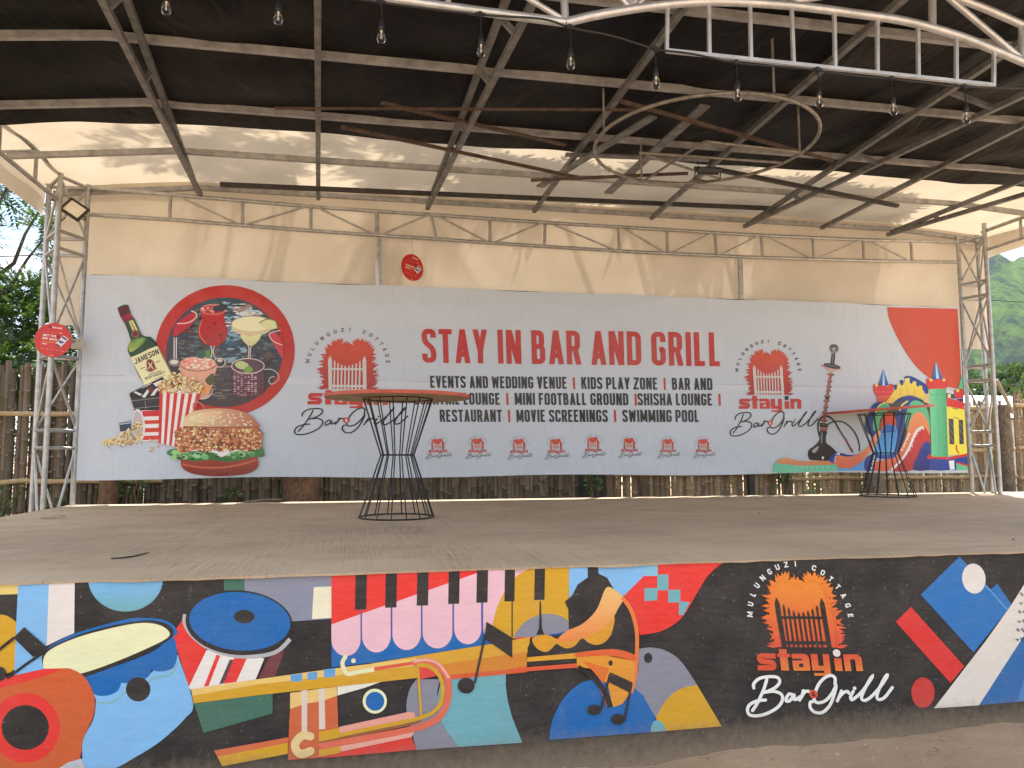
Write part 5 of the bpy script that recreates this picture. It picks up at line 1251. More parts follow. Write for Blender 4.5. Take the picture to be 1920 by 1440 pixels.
def lamp(px, py):
    a_ = lp(px-1, tops[px])+V(0, .018, 0); b_ = lp(px, py)
    S_ = .84; top = b_+V(0, 0, .088*S_)
    s_ = MB(); s_.tube([a_+V(0, 0, .0), a_*.5+top*.5+V(.004, 0, 0), top], .0042, 6)
    s_.box(a_+V(0, -.004, 0), (.06, .018, .014)); s_.box(a_+V(0, -.004, .0), (.022, .02, .03))
    s_.lathe(top, [(r*S_, h*S_) for r, h in ((.004, .005), (.012, 0), (.019, -.02), (.022, -.05), (.022, -.056), (.018, -.066))], 14)
    sk = s_.build('socket', M_PLASTIC, fest, True)
    prof = [(.015, -.066), (.018, -.078), (.026, -.100), (.030, -.122), (.029, -.142), (.021, -.160), (.010, -.170), (.001, -.173)]; prof = [(r*S_, h*S_) for r, h in prof]
    MB().lathe(top, prof, 18).build('bulb', M_GLASS, sk, True)
    MB().lathe(top, [(r*S_, h*S_) for r, h in ((.006, -.07), (.005, -.09), (.002, -.11), (.005, -.115), (.005, -.130), (.002, -.132))], 8).build('filament', M_FIL, sk, True)
for p in lamps: lamp(*p)

# ------------------------------------------------------------------ hoop hanging under the roof, with its crossbars
HZ = 3.42; M_HOOP = simple('dull_steel_pipe', (.24, .22, .185), .5, .35, .4, 12, .1)
hp = lambda x, y, dz=0: on_z(x, y, HZ+dz)
hoop = empty('hanging_hoop', tuple(hp(1325, 260)), 'round steel hoop with crossbars hung on rods under the black roof sheeting', 'hoop')
crop1 = lambda x, y: (1100+x/4, 150+y/4)
ringpx = [(35, 560), (60, 500), (130, 420), (260, 335), (440, 240), (640, 165), (850, 115), (1050, 90), (1250, 85), (1400, 95), (1530, 135), (1640, 195), (1720, 280), (1752, 375), (1700, 460), (1610, 545), (1450, 625), (1250, 690), (1050, 742), (820, 768), (600, 776), (420, 764), (260, 725), (130, 660), (60, 605)]
rp = [hp(*crop1(*p)) for p in ringpx]
# a true circle fitted through the traced ring
A_ = np.array([[2*p[0], 2*p[1], 1] for p in rp]); b_ = np.array([p[0]**2+p[1]**2 for p in rp]); s_ = np.linalg.lstsq(A_, b_, rcond=None)[0]
hc = V(s_[0], s_[1], HZ); hr = math.sqrt(s_[2]+s_[0]**2+s_[1]**2)
MB().tube([hc+V(hr*math.cos(t), hr*math.sin(t), 0) for t in np.linspace(0, 2*math.pi, 72, False)], .016, 10, True).build('ring', M_HOOP, hoop, True)
for p, q in (((395, 545), (1460, 620)), ((890, 460), (1600, 540)), ((890, 460), (415, 765)), ((440, 560), (1010, 745))):
    bar('crossbar', hp(*crop1(*p)), hp(*crop1(*q)), .013, M_HOOP, hoop)
bar('strut', hp(*crop1(405, 540)), hp(*crop1(412, 765), -.02), .010, M_HOOP, hoop)
for px in ((130, 415), (1405, 92), (1598, 535), (412, 765)):
    q = hp(*crop1(*px)); bar('hanger_rod', q, V(q[0], q[1], 3.86), .010, M_HOOP, hoop)

# ------------------------------------------------------------------ floodlights
M_LENS = simple('floodlight_lens', (.74, .70, .58), .25, 0, .1, 8)
def floodlight(centre, rot, w_, h_, label):
    o = empty('floodlight', (0, 0, 0), label, 'floodlight', 'small flat LED floodlights')
    f_ = MB()
    for sx in (-1, 1): f_.box((sx*(w_/2-.012), 0, 0), (.024, .036, h_))
    for sz in (-1, 1): f_.box((0, 0, sz*(h_/2-.012)), (w_-.05, .035, .024))
    f_.box((0, .012, 0), (w_-.03, .014, h_-.03))
    for k in range(9): f_.box((-w_/2+.03+k*(w_-.06)/8, .03, 0), (.006, .026, h_-.06))
    f_.build('housing', M_PLASTIC, o)
    MB().box((0, -.004, 0), (w_-.05, .012, h_-.05)).build('lens', M_LENS, o)
    MB().tube([(-w_/2-.006, .01, 0), (-w_/2-.012, .09, .0), (0, .11, 0), (w_/2+.012, .09, 0), (w_/2+.006, .01, 0)], .008, 8).build('bracket', M_PLASTIC, o, True)
    o.location = centre; o.rotation_euler = rot
    return o
fl = on_y(140, 393, 9.2)
floodlight(fl, (math.radians(-18), math.radians(33), math.radians(8)), .235, .205, 'square LED floodlight with pale lens tilted on top of the lattice column')
MB().tube([fl+V(-.14, .02, .09), fl+V(-.25, .0, .10)], .012, 8).build('arm', M_PLASTIC, bpy.data.objects['floodlight'], True)
MB().tube([fl+V(-.1, .02, -.1), fl+V(-.16, .0, -.17), fl+V(-.15, 0, -.33), fl+V(-.19, 0, -.5)], .005, 6).build('flex', M_PLASTIC, bpy.data.objects['floodlight'], True)
fl2 = hp(1328, 318, -.10)
floodlight(fl2, (math.radians(-62), 0, math.radians(-6)), .235, .165, 'square LED floodlight facing down from the crossbars of the hanging hoop')
for dx in (-.06, .06): MB().tube([fl2+V(dx, .08, .03), fl2+V(dx*1.1, .1, .12)], .004, 6).build('tie_wire', M_DARK, bpy.data.objects['floodlight.001'], True)

# ------------------------------------------------------------------ loose bars and boards lying in the roof frame
def loose(name, p, q, zp, zq, w_, h_, mat, label, cat, group='loose bars and boards in the roof frame'):
    a_, b_ = on_z(*p, zp), on_z(*q, zq)
    return tag(MB().beam(a_, b_, w_, h_).build(name, mat), label, cat, group)
loose('loose_bar', (413, 345), (1690, 387), 3.69, 3.66, .05, .04, M_DARK, 'long black bar lying across the rafters just above the back truss', 'bar') if False else None
pa, pb2 = on_y(413, 346, 9.05), on_y(1452, 391, 9.05)
tag(MB().beam(pa, pb2, .05, .05).build('loose_bar', M_DARK), 'long straight black bar lying level just above the back truss', 'bar', 'loose bars and boards in the roof frame')
loose('loose_bar', (640, 238), (1085, 333), 3.70, 3.70, .03, .03, M_RUST, 'thin rusty bar sloping over the cream roof before the twin rafter', 'bar')
loose('loose_bar', (1345, 318), (1683, 386), 3.70, 3.70, .05, .04, M_DARK, 'dark bar sloping from behind the hoop floodlight to the far rafters', 'bar')
loose('loose_bar', (1165, 190), (1562, 302), 3.70, 3.70, .03, .03, M_RUST, 'rusty bar crossing behind the hanging hoop', 'bar')
loose('loose_bar', (515, 203), (1190, 206), 3.68, 3.68, .02, .02, M_RUST, 'thin brown rod crossing level under the black sheeting', 'bar')
loose('loose_bar', (715, 193), (1060, 272), 3.72, 3.72, .05, .02, M_RUST, 'rust stained channel close under the black sheeting', 'bar')
loose('loose_bar', (995, 338), (1290, 325), 3.70, 3.70, .03, .03, M_RUST, 'short rusty rod resting by the crossed boards', 'bar')
loose('loose_board', (1012, 350), (1225, 218), 3.71, 3.71, .09, .02, M_GREY, 'grey board leaning across the hoop, rusty along one edge', 'board')
loose('loose_board', (1140, 362), (1322, 198), 3.72, 3.72, .10, .02, M_GREY, 'wide grey board lying behind the hoop centre', 'board')
loose('loose_board', (1060, 290), (1330, 300), 3.735, 3.735, .08, .02, M_GREY, 'grey board lying level behind the hoop along the sheeting edge', 'board')

# ------------------------------------------------------------------ small things
M_WHITEP = simple('white_plastic', (.62, .59, .52), .5, 0, .08, 8)
jb = on_y(145, 645, 9.44); o = empty('junction_box', tuple(jb), 'small square white plastic junction box on the column leg beside the banner', 'junction box')
MB().box(jb, (.115, .05, .115)).build('case', M_WHITEP, o); MB().box(jb+V(0, -.027, 0), (.1, .006, .1)).build('cover', M_WHITEP, o)
b2 = MB()
for dx in (-.035, .035): b2.lathe(jb+V(dx, -.031, .03), [(0, -.003), (.006, -.003), (.006, .003), (0, .003)], 8, (0, 1, 0))
b2.build('screw', M_DARK, o); MB().tube([jb+V(-.05, .01, 0), jb+V(-.14, .02, .01), jb+V(-.17, .02, .01)], .018, 8).build('conduit', M_DARK, o, True)
tw = [on_z(*p, .008) for p in ((208, 1047), (228, 1046), (250, 1043), (268, 1039), (280, 1035))]
tag(MB().tube(tw, [.004, .005, .005, .004, .002], 6).build('twig', M_DARK, None, True), 'thin dark curved twig lying on the stage floor near its front edge', 'twig')
sl = [on_z(75, 971, .012), on_z(122, 967, .02)]
tag(MB().beam(sl[0], sl[1], .05, .016).build('wood_offcut', simple('pale_wood', (.42, .36, .28), .8, 0, .2, 20)), 'pale split wood offcut lying near the column feet on the stage', 'wood offcut')
ct = [on_z(170, 949.5, .006), on_z(203, 948, .006)]
tag(MB().beam(ct[0], ct[1], .10, .012).build('tile_scrap', simple('pale_tile', (.55, .52, .46), .6, 0, .1, 10)), 'pale flat scrap at the back edge of the stage floor beneath the banner', 'scrap')
bb = [on_z(458, 941.5, .012), on_z(528, 937, .012)]
tag(MB().tube([bb[0], bb[0]*.4+bb[1]*.6+V(0, 0, .01), bb[1]], .014, 8).build('bamboo_offcut', simple('grey_bamboo', (.22, .17, .11), .7, 0, .3, 10), None, True), 'short grey bamboo offcut lying at the stage back edge', 'bamboo offcut')
# ------------------------------------------------------------------ bamboo fence
def bamboo_material(name, c0, c1):
    mt, nt, pb = new_mat(name)
    oi = nt.nodes.new('ShaderNodeVertexColor'); oi.layer_name = 'Col'
    v = coords(nt, (1, 1, 1)); st = noise(nt, coords(nt, (60, 60, 2.5)), 1, 5, 0.6)
    c = mixc(nt, ramp(nt, st, .3, .7), c0, c1); c = mixc(nt, 1.0, c, oi.outputs['Color'], 'MULTIPLY')
    c = mixc(nt, ramp(nt, noise(nt, v, 5, 6, .7), .58, .72), c, mixc(nt, .5, c, (.03, .025, .02)))
    nt.links.new(c, pb.inputs['Base Color']); pb.inputs['Roughness'].default_value = .6
    bump(nt, pb, st, .3, .004); return mt
M_BAM_SHADED = bamboo_material('shaded_bamboo', (.055, .04, .026), (.13, .098, .063)); M_BAM_LIT = bamboo_material('lit_bamboo', (.20, .15, .09), (.40, .31, .19));  # tree shade painted into the left canes, brighter light into the right
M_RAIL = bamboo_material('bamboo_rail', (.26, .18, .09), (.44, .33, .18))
def canes(name, p0, p1, zt, mat, parent, seed, gap=.0, step=.085):
    R = np.random.default_rng(seed); v, f, c = [], [], []
    p0, p1 = V(*p0), V(*p1); Ln = np.linalg.norm(p1-p0); d = (p1-p0)/Ln; nrm = V(d[1], -d[0])
    s = 0.0
    while s < Ln:
        w_ = step*R.uniform(.7, 1.15); r = w_/2
        if R.random() > gap:
            base = p0+d*(s+r)+nrm*R.normal()*.018; top = zt+R.normal()*.045; lean = d*R.normal()*.016
            node = R.uniform(.2, .34); z = GZ-.02+R.uniform(0, .3); shade = R.uniform(.5, 1.25); tint = V(1, R.uniform(.9, 1.02), R.uniform(.8, 1.0))*shade
            zs = [GZ-.02]
            while z < top: zs += [z-.012, z, z+.012]; z += node*R.uniform(.85, 1.1)
            zs.append(top); n = 6; k0 = len(v)
            for i, zz in enumerate(zs):
                rr = r*(1.0 if (i-2) % 3 or i in (0, len(zs)-1) else 1.28); t = (zz-GZ)/(top-GZ)
                ctr = base+lean*t
                for k in range(n+1):
                    a = math.pi*k/n       # split half-rounds, back hollow
                    q = ctr-d*rr*math.cos(a)+nrm*rr*.75*math.sin(a); v.append((q[0], q[1], zz)); c.append(np.clip(tint*(1.75 if rr > r else 1), 0, 1.6))
            m_ = n+1
            for i in range(len(zs)-1):
                for k in range(n): f.append((k0+i*m_+k, k0+i*m_+k+1, k0+(i+1)*m_+k+1, k0+(i+1)*m_+k))
            # pale cut knots left on some nodes
            for zz in zs[2::3]:
                if R.random() < .42:
                    q = base+nrm*(r*.8)+d*R.normal()*.01; k1 = len(v); s2 = r*.75
                    for k in range(8):
                        a = k*math.pi/4; e = q+d*s2*math.cos(a); v.append((e[0]+nrm[0]*.016, e[1]+nrm[1]*.016, zz-.01+s2*.42*math.sin(a))); c.append(V(1.5, 1.45, 1.35))
                    f.append(tuple(range(k1, k1+8)))
        s += w_*.72
    return mesh(name, v, f, mat, parent, True, np.array(c))
def rail(p0, p1, z, parent, seed, r=.032):
    R = np.random.default_rng(seed); p0, p1 = V(*p0), V(*p1); n = int(np.linalg.norm(p1-p0)/.35)+2; pts, rr = [], []
    for i in range(n):
        q = p0+(p1-p0)*i/(n-1); zz = z+R.normal()*.008
        for e, k in ((-.02, 1), (0, 1.13), (.02, 1)): pts.append(V(q[0]+e, q[1], zz)); rr.append(r*k)
    m_ = MB().tube(pts, rr, 9); o = mesh('rail', m_.v, m_.f, M_RAIL, parent, True, np.tile(np.array([1.0, 1, 1]), (len(m_.v), 1)))
FN = 10.35
def fence(p0, p1, zt, mat, rails, label, seed):
    o = empty('bamboo_fence', ((p0[0]+p1[0])/2, (p0[1]+p1[1])/2, GZ), label, 'fence', 'bamboo fence panels behind the stage')
    canes('cane_panel', p0, p1, zt, mat, o, seed, .0 if mat is M_BAM_SHADED else .025, .078 if mat is M_BAM_SHADED else .058)
    d = V(*p1)-V(*p0); d /= np.linalg.norm(d); nrm = V(d[1], -d[0])*.06
    for i, z in enumerate(rails): rail(V(*p0)+nrm, V(*p1)+nrm, z, o, seed*10+i)
    return o
fence((-7.5, FN+.15), (-2.6, FN), 1.68, M_BAM_SHADED, (1.10, .25, -.18), 'bamboo fence panel with painted-in shade under the leafy tree, seen through the left lattice column', 1)
fence((-2.6, FN), (2.9, FN), 1.55, M_BAM_SHADED, (1.0, -.55), 'bamboo fence panel with painted-in shade behind the stage, below the burger end of the banner', 2)
fence((3.45, FN), (6.0, FN), 1.45, M_BAM_LIT, (1.0, .28), 'greyish bamboo fence panel behind the stage below the small emblems', 3)
fence((6.06, FN), (10.1, FN), 1.36, M_BAM_LIT, (1.28, .62, .20), 'pale bamboo fence panel with painted-in light behind the printed castle, near the right lattice column', 4)
fence((10.2, FN+.02), (15, FN+.25), 1.52, M_BAM_LIT, (1.33, .66, .18), 'pale bamboo fence panel beyond the rough log post', 5)
# posts and trunks along the fence
def bark_material(name, c0, c1, sc=9):
    mt, nt, pb = new_mat(name); f = noise(nt, coords(nt, (2, 2, 1)), sc, 8, .7, .8)
    nt.links.new(mixc(nt, ramp(nt, f, .35, .65), c0, c1), pb.inputs['Base Color']); pb.inputs['Roughness'].default_value = .9; bump(nt, pb, f, .9, .03); return mt
M_BARK = bark_material('brown_bark', (.05, .032, .02), (.16, .105, .065)); M_BARKR = bark_material('reddish_bark', (.07, .035, .02), (.19, .105, .06)); M_LOG = bark_material('grey_log', (.07, .055, .042), (.24, .19, .145), 14)
def log(name, x, y, z1, r, mat, label, cat, lean=(0, 0), group=None, z0=GZ):
    R = np.random.default_rng(int(abs(x)*100)); pts, rr = [], []
    for i in range(14):
        t = i/13; pts.append(V(x+lean[0]*t+R.normal()*.006, y+lean[1]*t, z0-.05+(z1-z0+.05)*t)); rr.append(r*(1.1-.18*t)*(1+R.normal()*.03))
    return tag(MB().tube(pts, rr, 14).build(name, mat, None, True), label, cat, group)
lx = on_y(1886, 850, 10.18)[0]; log('log_post', lx, 10.18, 1.33, .105, M_LOG, 'thick rough log post with broken stub standing before the bamboo fence', 'post')
stub = [on_y(1868, 712, 10.1), on_y(1880, 735, 10.1), on_y(1890, 755, 10.02), on_y(1900, 776, 9.98)]
tag(MB().tube(stub, [.03, .028, .026, .022], 8).build('broken_branch', simple('dry_wood', (.33, .24, .15), .8, 0, .3, 12), None, True), 'broken dry branch leaning against the rough log post', 'branch')
for px, r, y, m_, lab in ((205, .12, 10.15, M_BARKR, 'short reddish trunk stump behind the stage under the popcorn picture'), (565, .22, 10.1, M_BARKR, 'wide reddish tree trunk behind the stage beside the nearer table'), (1143, .055, 10.0, M_BARK, 'slim brown trunk at the dark gap in the fence'), (1206, .06, 10.0, M_BARK, 'rough brown trunk edging the dark gap by the pale fence'), (1640, .135, 10.05, M_LOG, 'pale brown trunk behind the further table')):
    log('tree_trunk', on_y(px, 915, y)[0], y, 1.9 if px not in (205, 1640) else .9, r, m_, lab, 'trunk')
dp = on_y(1408, 900, 10.2); tag(MB().beam((dp[0], 10.2, GZ), (dp[0], 10.2, 1.4), .09, .07).build('dark_post', M_DARK), 'dark narrow post between two bamboo fence panels', 'post')

# ------------------------------------------------------------------ foliage
def leaf_material(name, c0, c1, trans):
    mt, nt, pb = new_mat(name); nt.nodes.remove(pb); o = nt.nodes['Material Output']; v = coords(nt)
    gi = nt.nodes.new('ShaderNodeNewGeometry')
    c = mixc(nt, gi.outputs['Random Per Island'], c0, c1); c = mixc(nt, ramp(nt, noise(nt, v, .9, 3), .35, .65), mixc(nt, .35, c, (0.02, .04, .015)), c)
    d = nt.nodes.new('ShaderNodeBsdfDiffuse'); t = nt.nodes.new('ShaderNodeBsdfTranslucent'); g = nt.nodes.new('ShaderNodeBsdfGlossy'); g.inputs['Roughness'].default_value = .35
    m1 = nt.nodes.new('ShaderNodeMixShader'); m1.inputs['Fac'].default_value = trans; m2 = nt.nodes.new('ShaderNodeMixShader'); m2.inputs['Fac'].default_value = .06
    nt.links.new(c, d.inputs['Color']); nt.links.new(mixc(nt, .5, c, (.16, .28, .03)), t.inputs['Color'])
    nt.links.new(d.outputs[0], m1.inputs[1]); nt.links.new(t.outputs[0], m1.inputs[2]); nt.links.new(m1.outputs[0], m2.inputs[1]); nt.links.new(g.outputs[0], m2.inputs[2]); nt.links.new(m2.outputs[0], o.inputs['Surface'])
    return mt
M_LEAF = leaf_material('tree_leaf', (.022, .055, .014), (.055, .115, .03), .35)
M_LEAFB = leaf_material('bright_leaf', (.04, .09, .02), (.10, .19, .04), .4)
M_FAR = leaf_material('far_leaf', (.03, .065, .024), (.085, .145, .045), .25)
def unit(R, n):
    a = R.normal(size=(n, 3)); return a/np.linalg.norm(a, axis=1)[:, None]
def quads(base, ax, side, ln, wd):
    """diamond leaves: base, side, tip, side"""
    n = len(base); v = np.empty((n, 4, 3)); v[:, 0] = base; v[:, 2] = base+ax*ln[:, None]; mid = base+ax*(ln*.45)[:, None]
    v[:, 1] = mid+side*(wd/2)[:, None]; v[:, 3] = mid-side*(wd/2)[:, None]
    return v.reshape(-1, 3), np.arange(n*4).reshape(-1, 4)
def compound(R, at, out_dir, n_pairs=7, ln=.075):
    """pinnate leaves: each point of `at` carries a rachis with paired leaflets"""
    n = len(at); d = out_dir+unit(R, n)*.7; d[:, 2] -= .25; d /= np.linalg.norm(d, axis=1)[:, None]
    s = np.cross(d, np.array([0, 0, 1.0])); s /= np.linalg.norm(s, axis=1)[:, None]+1e-9; up = np.cross(s, d)
    roll = R.uniform(-.7, .7, n)[:, None]; s = s*np.cos(roll)+up*np.sin(roll); V_, L_ = [], R.uniform(.75, 1.25, n)
    for k in range(n_pairs):
        t = (k+1)/(n_pairs+1)
        for sg in (-1, 1):
            b = at+d*(t*.34*L_)[:, None]+np.array([0, 0, -.05])*t*t
            ax = s*sg*.85+d*.5+unit(R, n)*.12; ax /= np.linalg.norm(ax, axis=1)[:, None]
            nrm = np.cross(ax, d); sd = np.cross(nrm, ax); sd /= np.linalg.norm(sd, axis=1)[:, None]+1e-9
            V_.append(quads(b, ax, sd, ln*L_*R.uniform(.8, 1.15, n), ln*.34*L_)[0])
    b = at+d*(.33*L_)[:, None]; sd = s; V_.append(quads(b, d, sd, ln*1.1*L_, ln*.36*L_)[0])
    v = np.concatenate(V_); return v, np.arange(len(v)).reshape(-1, 4)
def limb(mb, p, q, r0, r1, R, k=5):
    pts = [V(*p)+(V(*q)-V(*p))*t+R.normal(size=3)*np.linalg.norm(V(*q)-V(*p))*.03*(0 < t < 1) for t in np.linspace(0, 1, k)]; mb.tube(pts, list(np.linspace(r0, r1, k)), 8); return pts
def pinnate_tree(name, foot, trunk_top, clumps, label, group, seed, mat, r=.12, per=70, ln=.075):
    """clumps: (centre, radius); limbs run from the trunk to each clump"""
    R = np.random.default_rng(seed); o = empty(name, tuple(foot), label, 'tree', group)
    mb = MB(); limb(mb, V(*foot)-V(0, 0, .1), trunk_top, r, r*.6, R, 8)
    at, dr = [], []
    for c, rad in clumps:
        c = V(*c); limb(mb, trunk_top, c, r*.38, .012, R, 6)
        n = max(int(per*(rad/.5)**2), 8); u = unit(R, n); rr = rad*R.uniform(.15, 1, n)**.5; at.append(c+u*rr[:, None]*np.array([1, 1, .8])); dr.append(u)
        for e in u[:6]: limb(mb, c, c+e*rad*.8, .011, .004, R, 3)
    at, dr = np.concatenate(at), np.concatenate(dr); v, q = compound(R, at, dr, 7, ln)
    mb.build('trunk', M_BARK, o, True); big_mesh('crown', v, q, mat, o)
    return o
# left tree: clumps seen between the tower and the frame edge
LT = lambda x, y, Y, r: (on_y(x, y, Y), r)
cl = [LT(15, 345, 11.6, .32), LT(-60, 320, 11.6, .5), LT(80, 385, 12.2, .24), LT(88, 440, 12.4, .26), LT(-90, 450, 11.8, .5), LT(85, 520, 12, .4), LT(40, 560, 11.8, .4), LT(-20, 580, 11.8, .55), LT(95, 600, 12, .45), LT(30, 630, 11.6, .5), LT(-60, 680, 11.6, .7), LT(110, 660, 12, .5), LT(60, 690, 11.4, .45), LT(-130, 560, 12, .9), LT(150, 640, 12.6, .6), LT(-150, 350, 12, .9), LT(10, 690, 11.2, .4)]
pinnate_tree('feathery_tree', (-6.6, 12.6, GZ), (-6.3, 12.4, 2.2), cl, 'tree with feathery dark green leaves beside the left lattice column', 'trees round the stage', 21, M_LEAF, .14, 70, .112)
# crowns that stand over the roof and shade it
def over(cx, cy, cz, n, spread, seed, rad=.6):
    R = np.random.default_rng(seed); return [((cx+R.normal()*spread[0], cy+R.normal()*spread[1], cz+R.normal()*spread[2]), rad*R.uniform(.7, 1.3)) for _ in range(n)]
pinnate_tree('shade_tree', (-.6, 13.9, GZ), (.4, 13.5, 7.5), over(1.2, 11.3, 11.3, 9, (1.5, .8, .6), 31, .55), 'slender tree behind the banner shading the cream roof over the burger end', 'trees round the stage', 22, M_LEAF, .16, 60, .13)
pinnate_tree('shade_tree', (6.8, 12.2, GZ), (6.9, 11.9, 3.9), over(5.3, 9.95, 5.9, 15, (1.5, .35, .2), 32, .5), 'leafy tree behind the banner shading the cream roof over the castle end', 'trees round the stage', 23, M_LEAF, .16, 260, .14)
# bushes and climbers behind and through the fence
def bush(name, centre, size, n, ln, label, seed, mat, group='bushes behind the bamboo fence'):
    R = np.random.default_rng(seed); o = empty(name, (centre[0], centre[1], GZ), label, 'bush', group)
    u = unit(R, n); p = V(*centre)+u*(R.uniform(.3, 1, n)**.5)[:, None]*V(*size); ax = u+unit(R, n)*.9; ax /= np.linalg.norm(ax, axis=1)[:, None]; sd = np.cross(ax, unit(R, n)); sd /= np.linalg.norm(sd, axis=1)[:, None]+1e-9
    v, q = quads(p, ax, sd, ln*R.uniform(.6, 1.2, n), ln*.5*R.uniform(.7, 1.2, n)); big_mesh('foliage', v, q, mat, o)
    mb = MB()
    for k in range(5): limb(mb, (centre[0]+R.normal()*.1, centre[1]+R.normal()*.1, GZ-.05), V(*centre)+u[k]*V(*size)*.7, .03, .01, R, 4)
    mb.build('stem', M_BARK, o, True); return o
bush('green_bush', (-5.2, 11.3, .5), (1.6, .5, 1.7), 2600, .14, 'bright green bush behind the darkest bamboo panel', 41, M_LEAFB)
bush('green_bush', (-.5, 11.4, .1), (2.2, .5, 1.2), 2200, .14, 'green bush behind the fence under the burger end of the banner', 42, M_LEAFB)
bush('green_bush', (4.2, 11.5, .0), (2.2, .5, 1.1), 2200, .14, 'green bush behind the fence under the small emblems', 43, M_LEAFB)
bush('green_bush', (9.2, 11.8, .0), (2.4, .5, 1.0), 2400, .14, 'green bush behind the pale bamboo under the castle picture', 44, M_LEAFB)
for i, (px, py, s) in enumerate(((250, 913, .17), (5, 935, .16), (105, 952, .14), (435, 936, .13), (1113, 905, .12), (1470, 893, .09))):
    c = on_y(px, py, 10.12); lab = ('leafy climber on the fence below the popcorn picture', 'small green plant at the foot of the dark fence, at the frame edge', 'thin weed between the column legs', 'low weed below the burger picture', 'drooping green leaves by the dark gap in the fence', 'small green sprig tied on the pale rail')[i]
    bush('climber', tuple(c), (s, .06, s), 70, .085, lab, 50+i, M_LEAFB, 'climbers on the bamboo fence')
# trees and roof beyond the right end
def round_tree(name, x, y, zc, size, label, seed, n=11000, ln=.26):
    R = np.random.default_rng(seed); o = empty(name, (x, y, GZ), label, 'tree', 'trees beyond the fence'); mb = MB(); top = V(x, y, zc-size[2]*.3); limb(mb, (x, y, GZ-.2), top, .28, .18, R, 6)
    cs = [V(x, y, zc)+u*V(*size)*R.uniform(.45, .85) for u in unit(R, 26)]; at, nr = [], []
    for c in cs:
        limb(mb, top, c, .09, .02, R, 4); m_ = n//26; u = unit(R, m_); rr = min(size)*.42
        at.append(c+u*(rr*R.uniform(.6, 1, m_)**.5)[:, None]); nr.append(u)
    at, nr = np.concatenate(at), np.concatenate(nr); ax = nr+unit(R, len(at))*.8; ax /= np.linalg.norm(ax, axis=1)[:, None]; sd = np.cross(ax, unit(R, len(at))); sd /= np.linalg.norm(sd, axis=1)[:, None]+1e-9
    v, q = quads(at, ax, sd, ln*R.uniform(.6, 1.2, len(at)), ln*.55*R.uniform(.7, 1.2, len(at))); mb.build('trunk', M_BARK, o, True); big_mesh('crown', v, q, M_FAR, o); return o
tx = lambda px, Y: on_y(px, 700, Y)[0]
round_tree('round_tree', tx(1840, 34), 34, 3.2, (3.2, 2.6, 2.2), 'dense dark round tree rising behind the white roof, left of the others', 61)
round_tree('round_tree', tx(1925, 30), 30, 2.6, (2.6, 2.4, 1.9), 'dark bushy tree beyond the log post, largest past the right column', 62)
round_tree('round_tree', tx(1990, 26), 26, 2.4, (2.4, 2.2, 1.8), 'dark tree at the far right beyond the fence', 63)
house = empty('white_shed', (on_y(1830, 740, 20)[0], 20.5, GZ), 'low shed with a bright white corrugated metal roof beyond the fence', 'shed')
hx = house.location.x
M_SHEET = simple('white_roof_sheet', (.78, .79, .8), .45, .1, .06, 2); M_WALLW = simple('shed_wall', (.45, .41, .35), .85, 0, .2, 3)
n = 60; v = []
for j, (yy, zz) in enumerate(((18.6, 1.55), (20.6, 2.35), (22.6, 1.55))):
    for i in range(n): v.append((hx-2.6+i*(4.4/(n-1)), yy, zz+.02*(i % 2)))
mesh('roof', v, [(j*n+i, j*n+i+1, (j+1)*n+i+1, (j+1)*n+i) for j in range(2) for i in range(n-1)], M_SHEET, house)
MB().box((hx-.4, 20.6, .2), (4.0, 3.6, 2.6)).build('wall', M_WALLW, house)
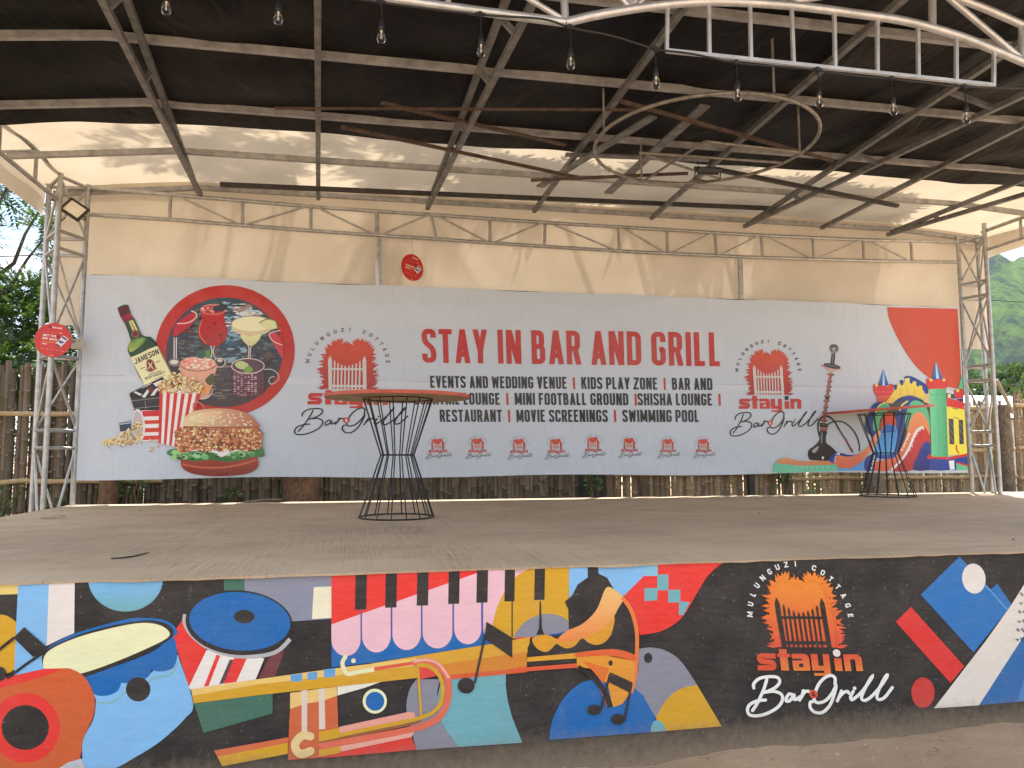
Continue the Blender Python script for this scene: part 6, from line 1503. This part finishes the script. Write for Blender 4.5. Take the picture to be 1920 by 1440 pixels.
# power lines
def wire(p, q, Y0, Y1, r, lab):
    a_, b_ = on_y(*p, Y0), on_y(*q, Y1); pts = [a_+(b_-a_)*t-V(0, 0, .25*4*t*(1-t)) for t in np.linspace(0, 1, 14)]
    tag(MB().tube(pts, r, 6).build('overhead_wire', M_DARK, None, True), lab, 'wire', 'overhead wires')
wire((-300, 440), (130, 470), 16, 16, .012, 'thin overhead wire crossing the sky behind the feathery tree')
wire((1700, 545), (2150, 562), 22, 22, .014, 'dark overhead wire crossing in front of the green hill, higher one')
wire((1700, 702), (2150, 716), 22, 22, .012, 'thin overhead wire crossing before the dark trees, lower one')

# black sheet added to stand in for shade in the fence gap, and litter on the floor
tag(MB().box((3.17, 10.5, .2), (.72, .03, 2.7)).build('gap_shade_sheet', M_DARK), 'nearly black sheet added as the shade in the gap between two fence panels', 'board')
R = np.random.default_rng(77); n = 170
px_ = np.where(R.random(n) < .8, R.uniform(-3.2, 8.8, n), R.uniform(0, 5, n)); on_deck = R.random(n) < .62
py_ = np.where(on_deck, 9.6-5.5*R.random(n)**1.3, R.uniform(2.6, 3.9, n)); pz_ = np.where(on_deck, .004, GZ+.035)
ax = unit(R, n); ax[:, 2] *= .25; ax /= np.linalg.norm(ax, axis=1)[:, None]; sd = np.cross(ax, np.tile([0, 0, 1.0], (n, 1))); sd /= np.linalg.norm(sd, axis=1)[:, None]
v, q = quads(np.stack([px_, py_, pz_], 1), ax, sd, R.uniform(.015, .05, n), R.uniform(.008, .02, n))
lt = big_mesh('leaf_litter', v, q, simple('dry_litter', (.16, .11, .07), .9, 0, .7, 40)); lt['kind'] = 'stuff'
v, f = [], []; mbp = MB()
for k in range(420):
    x, y, r = R.uniform(-.5, 5.2), R.uniform(2.4, 3.92), .004+.014*R.random()**3
    mbp.lathe((x, y, GZ+.03), [(.001, r*.8), (r*.8, r*.5), (r, 0), (r*.7, -r*.5)], 6)
o = mbp.build('gravel', simple('pebble', (.40, .32, .24), .9, 0, .5, 60), None, True); o['kind'] = 'stuff'

# ------------------------------------------------------------------ air: the far hill pales a little
hz, hnt, hp_ = new_mat('thin_haze'); hnt.nodes.remove(hp_)
pv = hnt.nodes.new('ShaderNodeVolumePrincipled'); pv.inputs['Color'].default_value = (.86, .92, 1, 1); pv.inputs['Density'].default_value = .00013; pv.inputs['Anisotropy'].default_value = .3
hnt.links.new(pv.outputs[0], hnt.nodes['Material Output'].inputs['Volume'])
hb = MB().box((0, 500, 150), (2100, 2300, 320)).build('haze', hz); hb['kind'] = 'stuff'
